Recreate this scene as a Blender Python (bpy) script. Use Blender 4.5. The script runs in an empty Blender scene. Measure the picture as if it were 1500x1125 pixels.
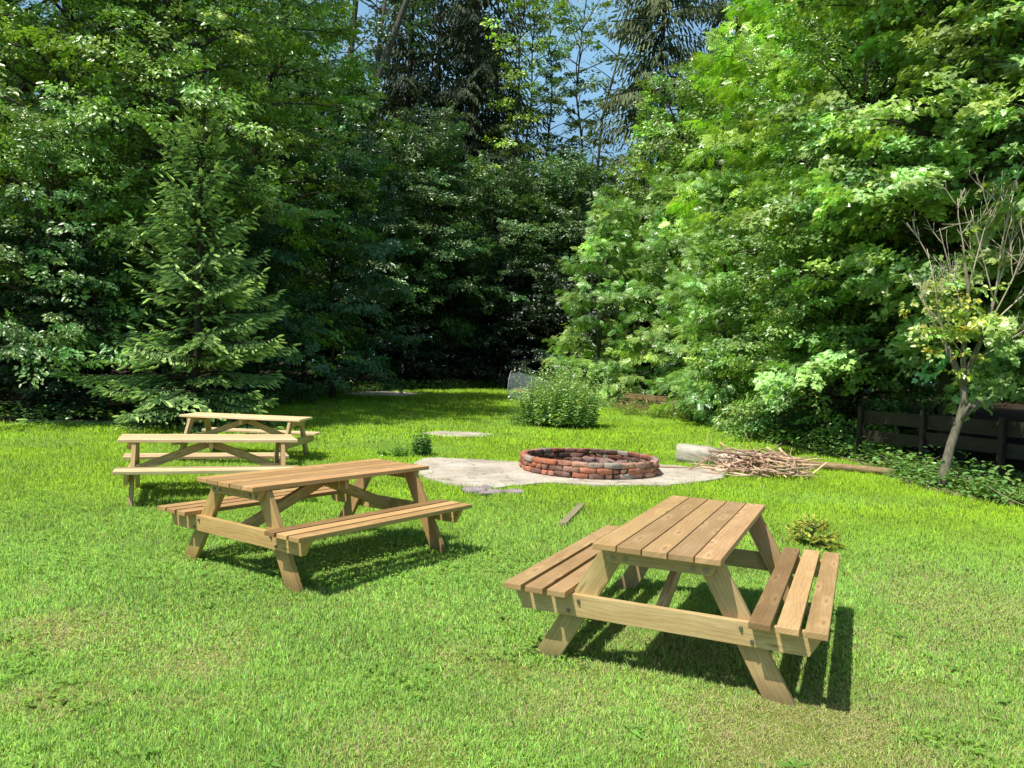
import bpy, bmesh, math
import numpy as np
from mathutils import Vector, Matrix

R = math.radians
scene = bpy.context.scene
col = scene.collection
PI = math.pi

# ------------------------------------------------------------------ ground
def gz(x, y):
    y = np.asarray(y, float)
    s = 0.02 * np.clip(y - 12.0, 0, 50)
    soft = np.clip((y - 10.0) / 6.0, 0, 1)
    s = np.where(y < 16, 0.04 * soft * soft * 2 * .8, s)
    x = np.asarray(x, float)
    if '_nt' in globals():
        ok = (np.abs(x) < 29) & (y < 58)
        s = s + np.where(ok, (vnoise(x, y, 1.3, 3) - .5) * .014, 0)
    return s

def g(x, y): return float(gz(x, y))

_nt = {}
def vnoise(x, y, scale, seed):
    """smooth 2-D value noise in 0..1"""
    if seed not in _nt:
        _nt[seed] = np.random.default_rng(seed).random((256, 256))
    T = _nt[seed]
    X = np.asarray(x) / scale; Y = np.asarray(y) / scale
    xi = np.floor(X).astype(int); yi = np.floor(Y).astype(int)
    fx = X - xi; fy = Y - yi
    fx = fx * fx * (3 - 2 * fx); fy = fy * fy * (3 - 2 * fy)
    a = T[xi & 255, yi & 255]; b = T[(xi + 1) & 255, yi & 255]
    c = T[xi & 255, (yi + 1) & 255]; d = T[(xi + 1) & 255, (yi + 1) & 255]
    return (a * (1 - fx) + b * fx) * (1 - fy) + (c * (1 - fx) + d * fx) * fy

def inpoly(x, y, poly):
    x = np.asarray(x); y = np.asarray(y)
    r = np.zeros(x.shape, bool)
    n = len(poly)
    for i in range(n):
        x1, y1 = poly[i]; x2, y2 = poly[(i + 1) % n]
        c = ((y1 > y) != (y2 > y)) & (x < (x2 - x1) * (y - y1) / (y2 - y1 + 1e-12) + x1)
        r ^= c
    return r

# ------------------------------------------------------------------ tags
def tag(o, label=None, cat=None, group=None, kind=None):
    if label: o['label'] = label
    if cat: o['category'] = cat
    if group: o['group'] = group
    if kind: o['kind'] = kind
    return o

def empty(name, loc=(0, 0, 0), rz=0.0):
    o = bpy.data.objects.new(name, None)
    o.empty_display_size = .2
    o.location = loc; o.rotation_euler = (0, 0, rz)
    col.objects.link(o)
    return o

def link(name, me, mat=None, parent=None, loc=None, rz=None):
    o = bpy.data.objects.new(name, me)
    if mat is not None and not me.materials: me.materials.append(mat)
    col.objects.link(o)
    if parent: o.parent = parent
    if loc is not None: o.location = loc
    if rz is not None: o.rotation_euler = (0, 0, rz)
    return o

def copy_tree(o, parent=None):
    c = o.copy(); col.objects.link(c); c.parent = parent
    for ch in list(o.children): copy_tree(ch, c)
    return c

# ------------------------------------------------------------------ materials
class NT:
    def __init__(s, name):
        s.m = bpy.data.materials.new(name); s.m.use_nodes = True
        s.t = s.m.node_tree; s.t.nodes.clear()
        s.out = s.t.nodes.new('ShaderNodeOutputMaterial')
    def n(s, typ, **kw):
        nd = s.t.nodes.new(typ)
        for k, v in kw.items():
            if k.startswith('i_'):
                key = k[2:]
                key = int(key) if key.isdigit() else key.replace('_', ' ')
                nd.inputs[key].default_value = v
            else: setattr(nd, k, v)
        return nd
    def l(s, a, b): s.t.links.new(a, b)
    def ramp(s, fac, stops, interp='LINEAR'):
        r = s.n('ShaderNodeValToRGB'); r.color_ramp.interpolation = interp
        e = r.color_ramp.elements
        while len(e) < len(stops): e.new(.5)
        for el, (p, c) in zip(e, stops):
            el.position = p; el.color = (*c, 1) if len(c) == 3 else c
        s.l(fac, r.inputs[0]); return r.outputs[0]
    def mix(s, fac, a, b, mode='MIX'):
        m = s.n('ShaderNodeMix', data_type='RGBA', blend_type=mode)
        for v, i in ((fac, 0), (a, 6), (b, 7)):
            if hasattr(v, 'node'): s.l(v, m.inputs[i])
            elif i == 0: m.inputs[0].default_value = v
            else: m.inputs[i].default_value = (*v, 1) if len(v) == 3 else v
        return m.outputs[2]
    def math(s, op, a, b=None, clamp=False):
        m = s.n('ShaderNodeMath', operation=op); m.use_clamp = clamp
        for v, i in ((a, 0), (b, 1)):
            if v is None: continue
            if hasattr(v, 'node'): s.l(v, m.inputs[i])
            else: m.inputs[i].default_value = v
        return m.outputs[0]
    def noise(s, vec, scale, detail=4, rough=.55, dist=0):
        t = s.n('ShaderNodeTexNoise', i_Scale=scale, i_Detail=detail, i_Roughness=rough, i_Distortion=dist)
        if vec is not None: s.l(vec, t.inputs['Vector'])
        return t.outputs[0]
    def coord(s, which='Object'):
        return s.n('ShaderNodeTexCoord').outputs[which]
    def mapping(s, vec, scale=(1, 1, 1), loc=(0, 0, 0)):
        m = s.n('ShaderNodeMapping'); m.inputs['Scale'].default_value = scale; m.inputs['Location'].default_value = loc
        s.l(vec, m.inputs['Vector']); return m.outputs[0]
    def bump(s, h, strength=.3, dist=.01):
        b = s.n('ShaderNodeBump', i_Strength=strength, i_Distance=dist); s.l(h, b.inputs['Height']); return b.outputs[0]
    def bsdf(s, color, rough=.6, spec=.5, normal=None):
        p = s.n('ShaderNodeBsdfPrincipled')
        for v, k in ((color, 'Base Color'), (rough, 'Roughness'), (spec, 'Specular IOR Level')):
            if hasattr(v, 'node'): s.l(v, p.inputs[k])
            elif k == 'Base Color': p.inputs[k].default_value = (*v, 1)
            else: p.inputs[k].default_value = v
        if normal: s.l(normal, p.inputs['Normal'])
        return p.outputs[0]
    def done(s, sh):
        s.l(sh, s.out.inputs[0]); return s.m

def leaf_mat(name, rough=.42, spec=.5, trans=.38, tcol=(1.25, 1.35, .35), upn=0.0):
    t = NT(name)
    a = t.n('ShaderNodeAttribute', attribute_name='Col')
    oi = t.n('ShaderNodeObjectInfo')
    c = t.mix(1.0, a.outputs['Color'], oi.outputs['Color'], 'MULTIPLY')
    nrm = None
    if upn:
        ge = t.n('ShaderNodeNewGeometry')
        mv = t.n('ShaderNodeMix', data_type='VECTOR'); mv.inputs[0].default_value = upn
        t.l(ge.outputs['Normal'], mv.inputs[4]); mv.inputs[5].default_value = (0, 0, 1)
        vn = t.n('ShaderNodeVectorMath', operation='NORMALIZE'); t.l(mv.outputs[1], vn.inputs[0]); nrm = vn.outputs[0]
    b = t.bsdf(c, rough, spec, nrm)
    tc = t.mix(1.0, c, tcol, 'MULTIPLY')
    tr = t.n('ShaderNodeBsdfTranslucent'); t.l(tc, tr.inputs[0])
    ms = t.n('ShaderNodeMixShader'); ms.inputs[0].default_value = trans
    t.l(b, ms.inputs[1]); t.l(tr.outputs[0], ms.inputs[2])
    return t.done(ms.outputs[0])

def bark_mat(name, c1, c2, scale=6, bump=.6):
    t = NT(name)
    v = t.mapping(t.coord(), (scale, scale, scale * .25))
    n = t.noise(v, 3, 6, .65)
    n2 = t.noise(t.coord(), 2.2, 3)
    c = t.ramp(n, [(.3, c1), (.7, c2)])
    c = t.mix(t.math('MULTIPLY', n2, .5), c, (.07, .085, .035))
    return t.done(t.bsdf(c, .9, .2, t.bump(n, bump, .02)))

def wood_mat(name, dark, light, knotc, grey=0.0):
    t = NT(name)
    uv = t.n('ShaderNodeUVMap'); uv.uv_map = 'UVMap'
    vec = uv.outputs[0]
    a = t.n('ShaderNodeAttribute', attribute_name='Col')
    oi = t.n('ShaderNodeObjectInfo')
    warp = t.noise(t.mapping(vec, (1.6, 7, 1)), 1.5, 3)
    # growth rings drawn out along the board
    sep = t.n('ShaderNodeSeparateXYZ'); t.l(vec, sep.inputs[0])
    w = t.math('ADD', t.math('MULTIPLY', sep.outputs[1], 260.), t.math('MULTIPLY', warp, 26.))
    ring = t.math('MULTIPLY', t.math('ADD', t.math('SINE', w), 1.), .5)
    fine = t.noise(t.mapping(vec, (3, 170, 1)), 1.0, 4, .7)
    broad = t.noise(t.mapping(vec, (2.2, 9, 1)), 1.0, 3)
    f = t.math('ADD', t.math('MULTIPLY', ring, .13), t.math('ADD', t.math('MULTIPLY', fine, .34), t.math('MULTIPLY', broad, .60)))
    c = t.ramp(f, [(.25, dark), (.72, light)])
    vo = t.n('ShaderNodeTexVoronoi', feature='F1', voronoi_dimensions='2D'); vo.inputs['Scale'].default_value = 1.0
    vo.inputs['Randomness'].default_value = 1.0
    wn = t.n('ShaderNodeTexNoise', i_Scale=2.5, i_Detail=3.); t.l(t.mapping(vec, (1, 4, 1)), wn.inputs['Vector'])
    wv = t.n('ShaderNodeVectorMath', operation='MULTIPLY_ADD'); t.l(wn.outputs['Color'], wv.inputs[0]); wv.inputs[1].default_value = (.25, .5, 0)
    t.l(t.mapping(vec, (2.1, 9.5, 1)), wv.inputs[2]); t.l(wv.outputs[0], vo.inputs['Vector'])
    pick = t.n('ShaderNodeSeparateColor'); t.l(vo.outputs['Color'], pick.inputs[0])
    pk = t.ramp(pick.outputs[0], [(.50, (0, 0, 0)), (.52, (1, 1, 1))])
    d = t.math('ADD', vo.outputs['Distance'], t.math('MULTIPLY', t.math('SUBTRACT', warp, .5), .12))
    core = t.math('MULTIPLY', t.ramp(d, [(.03, (1, 1, 1)), (.085, (0, 0, 0))]), pk)
    halo = t.math('MULTIPLY', t.ramp(d, [(.09, (0, 0, 0)), (.15, (1, 1, 1)), (.34, (0, 0, 0))]), pk)
    c = t.mix(t.math('MULTIPLY', halo, .42), c, tuple(min(1, x * 1.35) for x in light))
    c = t.mix(t.math('MULTIPLY', core, .5), c, knotc)
    # stains
    st = t.noise(t.mapping(vec, (1.3, 3, 1)), 2.3, 5, .6)
    c = t.mix(t.math('MULTIPLY', t.ramp(st, [(.52, (0, 0, 0)), (.75, (1, 1, 1))]), .35), c, (dark[0] * .6, dark[1] * .62, dark[2] * .7))
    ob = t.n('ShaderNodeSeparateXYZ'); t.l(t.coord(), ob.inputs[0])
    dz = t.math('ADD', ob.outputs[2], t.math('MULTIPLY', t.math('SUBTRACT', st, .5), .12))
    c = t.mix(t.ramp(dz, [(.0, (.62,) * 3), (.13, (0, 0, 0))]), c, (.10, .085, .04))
    c = t.mix(1.0, c, a.outputs['Color'], 'MULTIPLY')
    c = t.mix(1.0, c, oi.outputs['Color'], 'MULTIPLY')
    if grey: c = t.mix(grey, c, (.30, .27, .22))
    return t.done(t.bsdf(c, .62, .32, t.bump(f, .35, .004)))

M = {}
M['leaf_broad'] = leaf_mat('leaf_broad', .33, .75, .22, (1.4, 1.6, .3))
M['leaf_gloss'] = leaf_mat('leaf_gloss', .36, .75, .22, (1.4, 1.6, .35))
M['needle'] = leaf_mat('needle', .55, .35, .15, (1.1, 1.2, .4))
M['grass'] = leaf_mat('grass_blade', .5, .25, .25, (1.2, 1.25, .3), .84)
M['bark'] = bark_mat('bark', (.035, .028, .02), (.13, .11, .085))
M['bark_pale'] = bark_mat('bark_pale', (.12, .095, .065), (.36, .31, .24), 9)
M['bark_mid'] = bark_mat('bark_mid', (.06, .048, .035), (.20, .17, .13), 5)
M['bark_spruce'] = bark_mat('bark_spruce', (.02, .015, .012), (.075, .058, .045), 5)
M['wood_top'] = wood_mat('wood_top', (.34, .202, .083), (.525, .352, .163), (.20, .115, .06))
M['wood_frame'] = wood_mat('wood_frame', (.38, .245, .095), (.62, .46, .225), (.20, .11, .045))
M['wood_old'] = wood_mat('wood_old', (.020, .015, .011), (.058, .046, .033), (.012, .01, .007), .0)  # the fence's deep shade is put into this colour; other pieces lift it by tint

def _t():
    t = NT('bolt_steel')
    p = t.n('ShaderNodeBsdfPrincipled'); n = t.noise(t.coord(), 120, 2)
    t.l(t.ramp(n, [(.3, (.22, .20, .17)), (.7, (.4, .38, .34))]), p.inputs['Base Color'])
    p.inputs['Metallic'].default_value = .9; p.inputs['Roughness'].default_value = .45
    return t.done(p.outputs[0])
M['steel'] = _t()
def _t():
    t = NT('brick')
    a = t.n('ShaderNodeAttribute', attribute_name='Col')
    v = t.coord()
    n = t.noise(v, 22, 6, .65); n2 = t.noise(v, 7, 4)
    c = t.mix(t.math('MULTIPLY', n, .5), a.outputs['Color'], (.12, .075, .06))
    w = t.ramp(n2, [(.52, (0, 0, 0)), (.66, (1, 1, 1))])
    c = t.mix(t.math('MULTIPLY', w, .38), c, (.50, .43, .37))
    return t.done(t.bsdf(c, .9, .2, t.bump(n, .7, .012)))
M['brick'] = _t()
def _t():
    t = NT('concrete')
    v = t.coord()
    n = t.noise(v, 1.4, 6, .62); n2 = t.noise(v, 30, 5, .7); n3 = t.noise(v, 5, 5, .6, .6)
    c = t.ramp(n, [(.3, (.43, .36, .275)), (.5, (.60, .53, .43)), (.72, (.72, .66, .565))])
    c = t.mix(t.math('MULTIPLY', t.ramp(n2, [(.35, (1, 1, 1)), (.55, (0, 0, 0))]), .4), c, (.24, .20, .15))
    c = t.mix(t.math('MULTIPLY', t.ramp(n3, [(.56, (0, 0, 0)), (.70, (1, 1, 1))]), .6), c, (.25, .20, .13))
    vo = t.n('ShaderNodeTexVoronoi', feature='DISTANCE_TO_EDGE'); vo.inputs['Scale'].default_value = .9
    wv = t.n('ShaderNodeVectorMath', operation='ADD'); t.l(v, wv.inputs[0])
    nn = t.n('ShaderNodeTexNoise', i_Scale=3., i_Detail=4.); t.l(v, nn.inputs['Vector'])
    sc = t.n('ShaderNodeVectorMath', operation='SCALE'); sc.inputs['Scale'].default_value = .5
    t.l(nn.outputs['Color'], sc.inputs[0]); t.l(sc.outputs[0], wv.inputs[1]); t.l(wv.outputs[0], vo.inputs['Vector'])
    c = t.mix(t.math('MULTIPLY', t.ramp(vo.outputs['Distance'], [(.0, (1, 1, 1)), (.018, (0, 0, 0))]), .65), c, (.12, .10, .07))
    return t.done(t.bsdf(c, .92, .2, t.bump(n2, .5, .01)))
M['concrete'] = _t()
def _t():
    t = NT('ash'); v = t.coord(); n = t.noise(v, 14, 6, .7)
    c = t.ramp(n, [(.35, (.02, .018, .016)), (.55, (.09, .08, .072)), (.75, (.26, .235, .21))])
    return t.done(t.bsdf(c, .95, .1, t.bump(n, .8, .03)))
M['ash'] = _t()
def _t():
    t = NT('stone'); v = t.coord(); n = t.noise(v, 9, 6, .65)
    c = t.ramp(n, [(.3, (.22, .165, .175)), (.6, (.42, .345, .35)), (.8, (.52, .46, .45))])
    return t.done(t.bsdf(c, .9, .25, t.bump(n, .6, .015)))
M['stone'] = _t()
def _t():
    t = NT('stick_wood')
    a = t.n('ShaderNodeAttribute', attribute_name='Col'); oi = t.n('ShaderNodeObjectInfo')
    n = t.noise(t.coord(), 25, 4)
    c = t.mix(1., a.outputs['Color'], oi.outputs['Color'], 'MULTIPLY')
    c = t.mix(t.math('MULTIPLY', n, .45), c, (.11, .07, .045))
    return t.done(t.bsdf(c, .8, .25, t.bump(n, .4, .006)))
M['stick'] = _t()
def _t():
    t = NT('pale_log'); v = t.coord()
    n = t.noise(t.mapping(v, (2.5, 14, 14)), 2, 6, .65); n2 = t.noise(v, 5, 4)
    c = t.ramp(n, [(.3, (.44, .39, .30)), (.6, (.64, .58, .48)), (.8, (.72, .67, .58))])
    c = t.mix(t.math('MULTIPLY', t.ramp(n2, [(.5, (0, 0, 0)), (.7, (1, 1, 1))]), .5), c, (.26, .21, .14))
    return t.done(t.bsdf(c, .85, .25, t.bump(n, .5, .015)))
M['pale_log'] = _t()
def _t():
    t = NT('bark_log'); v = t.coord()
    n = t.noise(t.mapping(v, (2, 9, 9)), 3, 6, .65)
    c = t.ramp(n, [(.3, (.19, .115, .06)), (.6, (.42, .28, .15)), (.8, (.52, .39, .24))])
    return t.done(t.bsdf(c, .85, .25, t.bump(n, .6, .02)))
M['bark_log'] = _t()
def _t():
    t = NT('ground_soil')
    a = t.n('ShaderNodeAttribute', attribute_name='Col'); v = t.coord()
    n = t.noise(v, 30, 6, .7); n2 = t.noise(v, 1.1, 4)
    lawn = t.ramp(n, [(.3, (.09, .12, .02)), (.55, (.18, .25, .04)), (.75, (.28, .29, .09))])
    lawn = t.mix(t.math('MULTIPLY', n2, .5), lawn, (.20, .24, .04))
    soil = t.ramp(n, [(.3, (.018, .013, .009)), (.6, (.06, .042, .026)), (.8, (.12, .09, .055))])
    c = t.mix(a.outputs['Fac'], soil, lawn)
    return t.done(t.bsdf(c, .95, .1, t.bump(n, .8, .03)))
M['soil'] = _t()
def _t():
    t = NT('clear_sheet')
    n = t.noise(t.mapping(t.coord(), (1, 1, 6)), 7, 4)
    b = t.bsdf((.40, .47, .45), .10, .7)
    tr = t.n('ShaderNodeBsdfTransparent'); tr.inputs[0].default_value = (.90, .95, .93, 1)
    ms = t.n('ShaderNodeMixShader'); t.l(t.ramp(n, [(.35, (.60,) * 3), (.7, (.95,) * 3)]), ms.inputs[0])
    t.l(b, ms.inputs[1]); t.l(tr.outputs[0], ms.inputs[2])
    return t.done(ms.outputs[0])
M['clear'] = _t()
def _t():
    t = NT('flower'); a = t.n('ShaderNodeAttribute', attribute_name='Col')
    return t.done(t.bsdf(a.outputs['Color'], .6, .3))
M['flower'] = _t()

# ------------------------------------------------------------------ numpy mesh building
class Geo:
    def __init__(s): s.v = []; s.c = []; s.f = []; s.n = 0
    def add(s, v, faces, c=None):
        v = np.asarray(v, np.float32).reshape(-1, 3)
        if c is None: c = np.ones((len(v), 3), np.float32)
        c = np.asarray(c, np.float32)
        if c.ndim == 1: c = np.tile(c, (len(v), 1))
        s.v.append(v); s.c.append(c)
        if not isinstance(faces, (list, tuple)): faces = [faces]
        for f in faces: s.f.append(np.asarray(f, np.int64) + s.n)
        s.n += len(v)
    def mesh(s, name, smooth=False):
        me = bpy.data.meshes.new(name)
        V = np.concatenate(s.v); C = np.concatenate(s.c)
        lv = np.concatenate([f.ravel() for f in s.f]).astype(np.int32)
        lt = np.concatenate([np.full(len(f), f.shape[1], np.int32) for f in s.f])
        ls = np.concatenate([[0], np.cumsum(lt)[:-1]]).astype(np.int32)
        me.vertices.add(len(V)); me.vertices.foreach_set('co', V.ravel())
        me.loops.add(len(lv)); me.loops.foreach_set('vertex_index', lv)
        me.polygons.add(len(lt)); me.polygons.foreach_set('loop_start', ls)
        if smooth: me.polygons.foreach_set('use_smooth', np.ones(len(lt), bool))
        at = me.attributes.new('Col', 'FLOAT_COLOR', 'POINT')
        at.data.foreach_set('color', np.concatenate([C, np.ones((len(C), 1), np.float32)], 1).astype(np.float32).ravel())
        me.update(calc_edges=True)
        return me

def unit(v): return v / (np.linalg.norm(v, axis=-1, keepdims=True) + 1e-9)

def tube(G, pts, rad, sides=6, c=(1, 1, 1), cap=True):
    pts = np.asarray(pts, float); k = len(pts)
    rad = np.broadcast_to(np.asarray(rad, float), (k,))
    T = unit(np.gradient(pts, axis=0))
    ref = np.array([0.31, .95, 0.05]) if abs(T[0, 2]) > .6 else np.array([.02, .05, 1.])
    A = unit(np.cross(T, ref)); B = np.cross(T, A)
    th = np.arange(sides) * 2 * PI / sides
    ring = A[:, None] * np.cos(th)[None, :, None] + B[:, None] * np.sin(th)[None, :, None]
    V = (pts[:, None] + ring * rad[:, None, None]).reshape(-1, 3)
    i = np.arange(k - 1)[:, None] * sides; j = np.arange(sides)[None]; j2 = (j + 1) % sides
    F = np.stack([i + j, i + j2, i + sides + j2, i + sides + j], -1).reshape(-1, 4)
    fs = [F]
    if cap:
        fs.append(np.arange(sides)[None, ::-1]); fs.append((np.arange(sides) + (k - 1) * sides)[None])
    G.add(V, fs, c)

# leaf templates: x along, y across, z up
TM = {}
TM['ovate'] = (np.array([(0, 0, 0), (.3, -.27, .05), (.7, -.2, .03), (1, 0, -.1), (.7, .2, .03), (.3, .27, .05)]),
               np.array([(0, 1, 2, 3), (0, 3, 4, 5)]))
TM['diamond'] = (np.array([(0, 0, 0), (.45, -.3, .06), (1, 0, -.08), (.45, .3, .06)]), np.array([(0, 1, 2, 3)]))
TM['narrow'] = (np.array([(0, 0, 0), (.4, -.10, .03), (1, 0, -.15), (.4, .10, .03)]), np.array([(0, 1, 2, 3)]))
_mp = [(0, 0), (.02, -.22), (-.10, -.46), (.22, -.36), (.38, -.56), (.52, -.24), (.72, -.20), (1, 0),
       (.72, .20), (.52, .24), (.38, .56), (.22, .36), (-.10, .46), (.02, .22)]
_mv = [(x, y, -.25 * (x - .4) ** 2 - .22 * y * y + .05) for x, y in _mp] + [(.30, 0, .06)]
TM['maple'] = (np.array(_mv), np.array([(14, i, (i + 1) % 14) for i in range(14)]))
def _pinn():
    V = []; F = []
    def leaf(px, ang, L):
        c, s = math.cos(ang), math.sin(ang); b = len(V)
        for x, y, z in ((0, 0, 0), (.45, -.17, .02), (1, 0, -.12), (.45, .17, .02)):
            V.append((px + L * (x * c - y * s), L * (x * s + y * c), L * z - .12 * px * px)); 
        F.append((b, b + 1, b + 2, b + 3))
    for k in range(4):
        px = .22 + .17 * k
        leaf(px, 1.0, .36); leaf(px, -1.0, .36)
    leaf(.78, 0, .36)
    return np.array(V), np.array(F)
TM['pinnate'] = _pinn()
TM['shoot'] = (np.array([(0, -.03, 0), (.25, -.13, .02), (.8, -.11, 0), (1, 0, -.02), (.8, .11, 0), (.25, .13, .02), (0, .03, 0),
                         (.3, 0, .12), (.8, 0, .08), (.3, 0, -.10), (.8, 0, -.08)]),
               np.array([(0, 1, 2, 3), (0, 3, 4, 5), (0, 7, 8, 3), (0, 3, 10, 9)]))

def leaves(G, P, D, N, S, tm, C, ws=1.0):
    V, F = TM[tm]; n = len(P); k = len(V)
    D = unit(D); B = unit(np.cross(N, D)); N = np.cross(D, B)
    S = np.broadcast_to(np.asarray(S, float), (n,))
    W = (P[:, None] + (V[None, :, 0:1] * D[:, None] + V[None, :, 1:2] * ws * B[:, None] + V[None, :, 2:3] * N[:, None]) * S[:, None, None])
    FF = (F[None] + (np.arange(n) * k)[:, None, None]).reshape(-1, F.shape[1])
    G.add(W.reshape(-1, 3), FF, np.repeat(C, k, 0))

def leafcol(rng, n, base, per=.16, hue=.12):
    c = np.tile(np.asarray(base, float), (n, 1))
    c *= np.exp(rng.normal(0, per, (n, 1)))
    h = rng.normal(0, hue, n)
    c[:, 0] *= np.exp(h); c[:, 2] *= np.exp(-h * .6)
    return c

def sprays(G, rng, O, D, L, m, tm, size, base, up=.62, out=.85, jit=.40, width=.5, droop=.25, young=None, per=.2, hue=.12, tone=None):
    S = len(O)
    D = unit(D)
    z = np.array([0, 0, 1.]); B = unit(np.cross(D, z) + 1e-6)
    t = rng.random((S, m)) ** .75
    lat = rng.uniform(-1, 1, (S, m)) * width * (1.05 - .6 * t)
    L = L[:, None]
    P = O[:, None] + D[:, None] * (L * t)[..., None] + B[:, None] * (L * lat)[..., None]
    P[..., 2] += -droop * L * t * t - .25 * droop * L * np.abs(lat) * 2 + rng.normal(0, .07, (S, m)) * L
    ld = D[:, None] * .7 + B[:, None] * (np.sign(lat) * .7)[..., None] + rng.normal(0, .35, (S, m, 3))
    ld[..., 2] -= .50
    oh = D.copy(); oh[:, 2] = 0
    nn = z * up + oh[:, None] * out + rng.normal(0, jit, (S, m, 3))
    cs = leafcol(rng, S, np.asarray(base) * 1.4, per, hue)
    if tone is not None: cs = cs * tone
    C = cs[:, None] * np.exp(rng.normal(0, .17, (S, m, 1)))
    if young is not None:
        f = np.clip((t - .75) * 4, 0, 1)[..., None] * (rng.random((S, 1, 1)) < .45)
        C = C * (1 - f) + np.asarray(young) * f
    sz = size * rng.uniform(.65, 1.2, S * m)
    leaves(G, P.reshape(-1, 3), ld.reshape(-1, 3), nn.reshape(-1, 3), sz, tm, C.reshape(-1, 3))

def broadleaf(seed, H, base, Rm, nlimb, tm, size, lc, m=36, prof=None, r0=None, young=None, lean=(0, 0), subgap=.40, spl=(.55, .95),
              up=.62, out=.85, droop=.25, lift=1.0, density=1.0, per=.2, hue=.085, width=.5, jit=.38, twigs=True):
    rng = np.random.default_rng(seed)
    if prof is None: prof = lambda f: math.sin(PI * min(1, .22 + .75 * f)) ** .7
    GT = Geo(); GC = Geo()
    r0 = r0 or H * .011 + .03
    nz = 9
    zz = np.linspace(0, H * .96, nz)
    wob = np.cumsum(rng.normal(0, .012 * H, (nz, 2)), 0); wob[0] = 0
    tp = np.stack([wob[:, 0] + lean[0] * (zz / H) ** 1.3, wob[:, 1] + lean[1] * (zz / H) ** 1.3, zz - .15 * (zz == 0)], 1)
    tr = r0 * (1 - zz / H) ** .75 + .012
    tr[0] *= 1.35
    tube(GT, tp, tr, 9)
    O = []; D = []; L = []; TN = []
    for i in range(nlimb):
        h_ = rng.normal(0, .055); tn = np.exp(rng.normal(0, .20)) * np.array([math.exp(h_), 1, math.exp(-h_)])
        f = (i + rng.random()) / nlimb
        z0 = base + f * (H * .93 - base)
        a = i * 2.39996 + rng.normal(0, .35)
        ln = Rm * prof(f) * rng.uniform(.7, 1.12)
        if ln < .35: ln = .35
        el = R(2 + 58 * f ** 1.5 * lift + rng.normal(0, 8))
        p0 = np.array([np.interp(z0, zz, tp[:, 0]), np.interp(z0, zz, tp[:, 1]), z0])
        d0 = np.array([math.cos(a) * math.cos(el), math.sin(a) * math.cos(el), math.sin(el)])
        k = 7; s = np.linspace(0, 1, k)
        side = np.array([-math.sin(a), math.cos(a), 0]) * rng.normal(0, .12)
        pts = p0 + d0 * (s * ln)[:, None] + side * (s ** 2 * ln)[:, None]
        pts[:, 2] += ln * (.18 * s - .30 * s ** 2) * (1.25 - f)
        pts[:, 2] = np.maximum(pts[:, 2], .12)
        rr = (.010 + .011 * ln) * (1 - s * .85) + .004
        tube(GT, pts, rr, 5)
        ns = max(2, int(ln / subgap * density))
        for j in range(ns):
            sj = .22 + .78 * (j + rng.random()) / ns
            q = np.array([np.interp(sj, s, pts[:, c]) for c in range(3)])
            sg = 1 if (j & 1) else -1
            ang = a + sg * R(rng.uniform(25, 75))
            sl = ln * rng.uniform(.18, .36) * (1.15 - .6 * sj) + .15
            d = np.array([math.cos(ang), math.sin(ang), math.sin(el) * .6 + rng.normal(.05, .18)])
            e = q + d * sl
            if twigs: tube(GT if j % 7 else GT, np.array([q, (q + e) / 2 + rng.normal(0, .03, 3), e]), [.010, .007, .004], 3, cap=False)
            for w in (.35, .95):
                O.append(q + d * sl * w); D.append(d + rng.normal(0, .25, 3)); L.append(rng.uniform(*spl)); TN.append(tn)
        O.append(pts[-1]); D.append(pts[-1] - pts[-2]); L.append(rng.uniform(*spl)); TN.append(tn)
    for w in range(6):
        O.append(tp[-1] - [0, 0, .12 * w * H * .08]); D.append(np.array([math.cos(w * 2.4), math.sin(w * 2.4), .5])); L.append(rng.uniform(*spl)); TN.append(np.ones(3))
    O = np.array(O); D = np.array(D); L = np.array(L) * .88; size = size * .84; m = int(m * 1.15)
    O[:, 2] = np.maximum(O[:, 2], .25)
    sprays(GC, rng, O, D, L, m, tm, size, lc, up, out, jit, width, droop, young, per, hue, np.array(TN))
    return GT.mesh('trunk', True), GC.mesh('crown')

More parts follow.
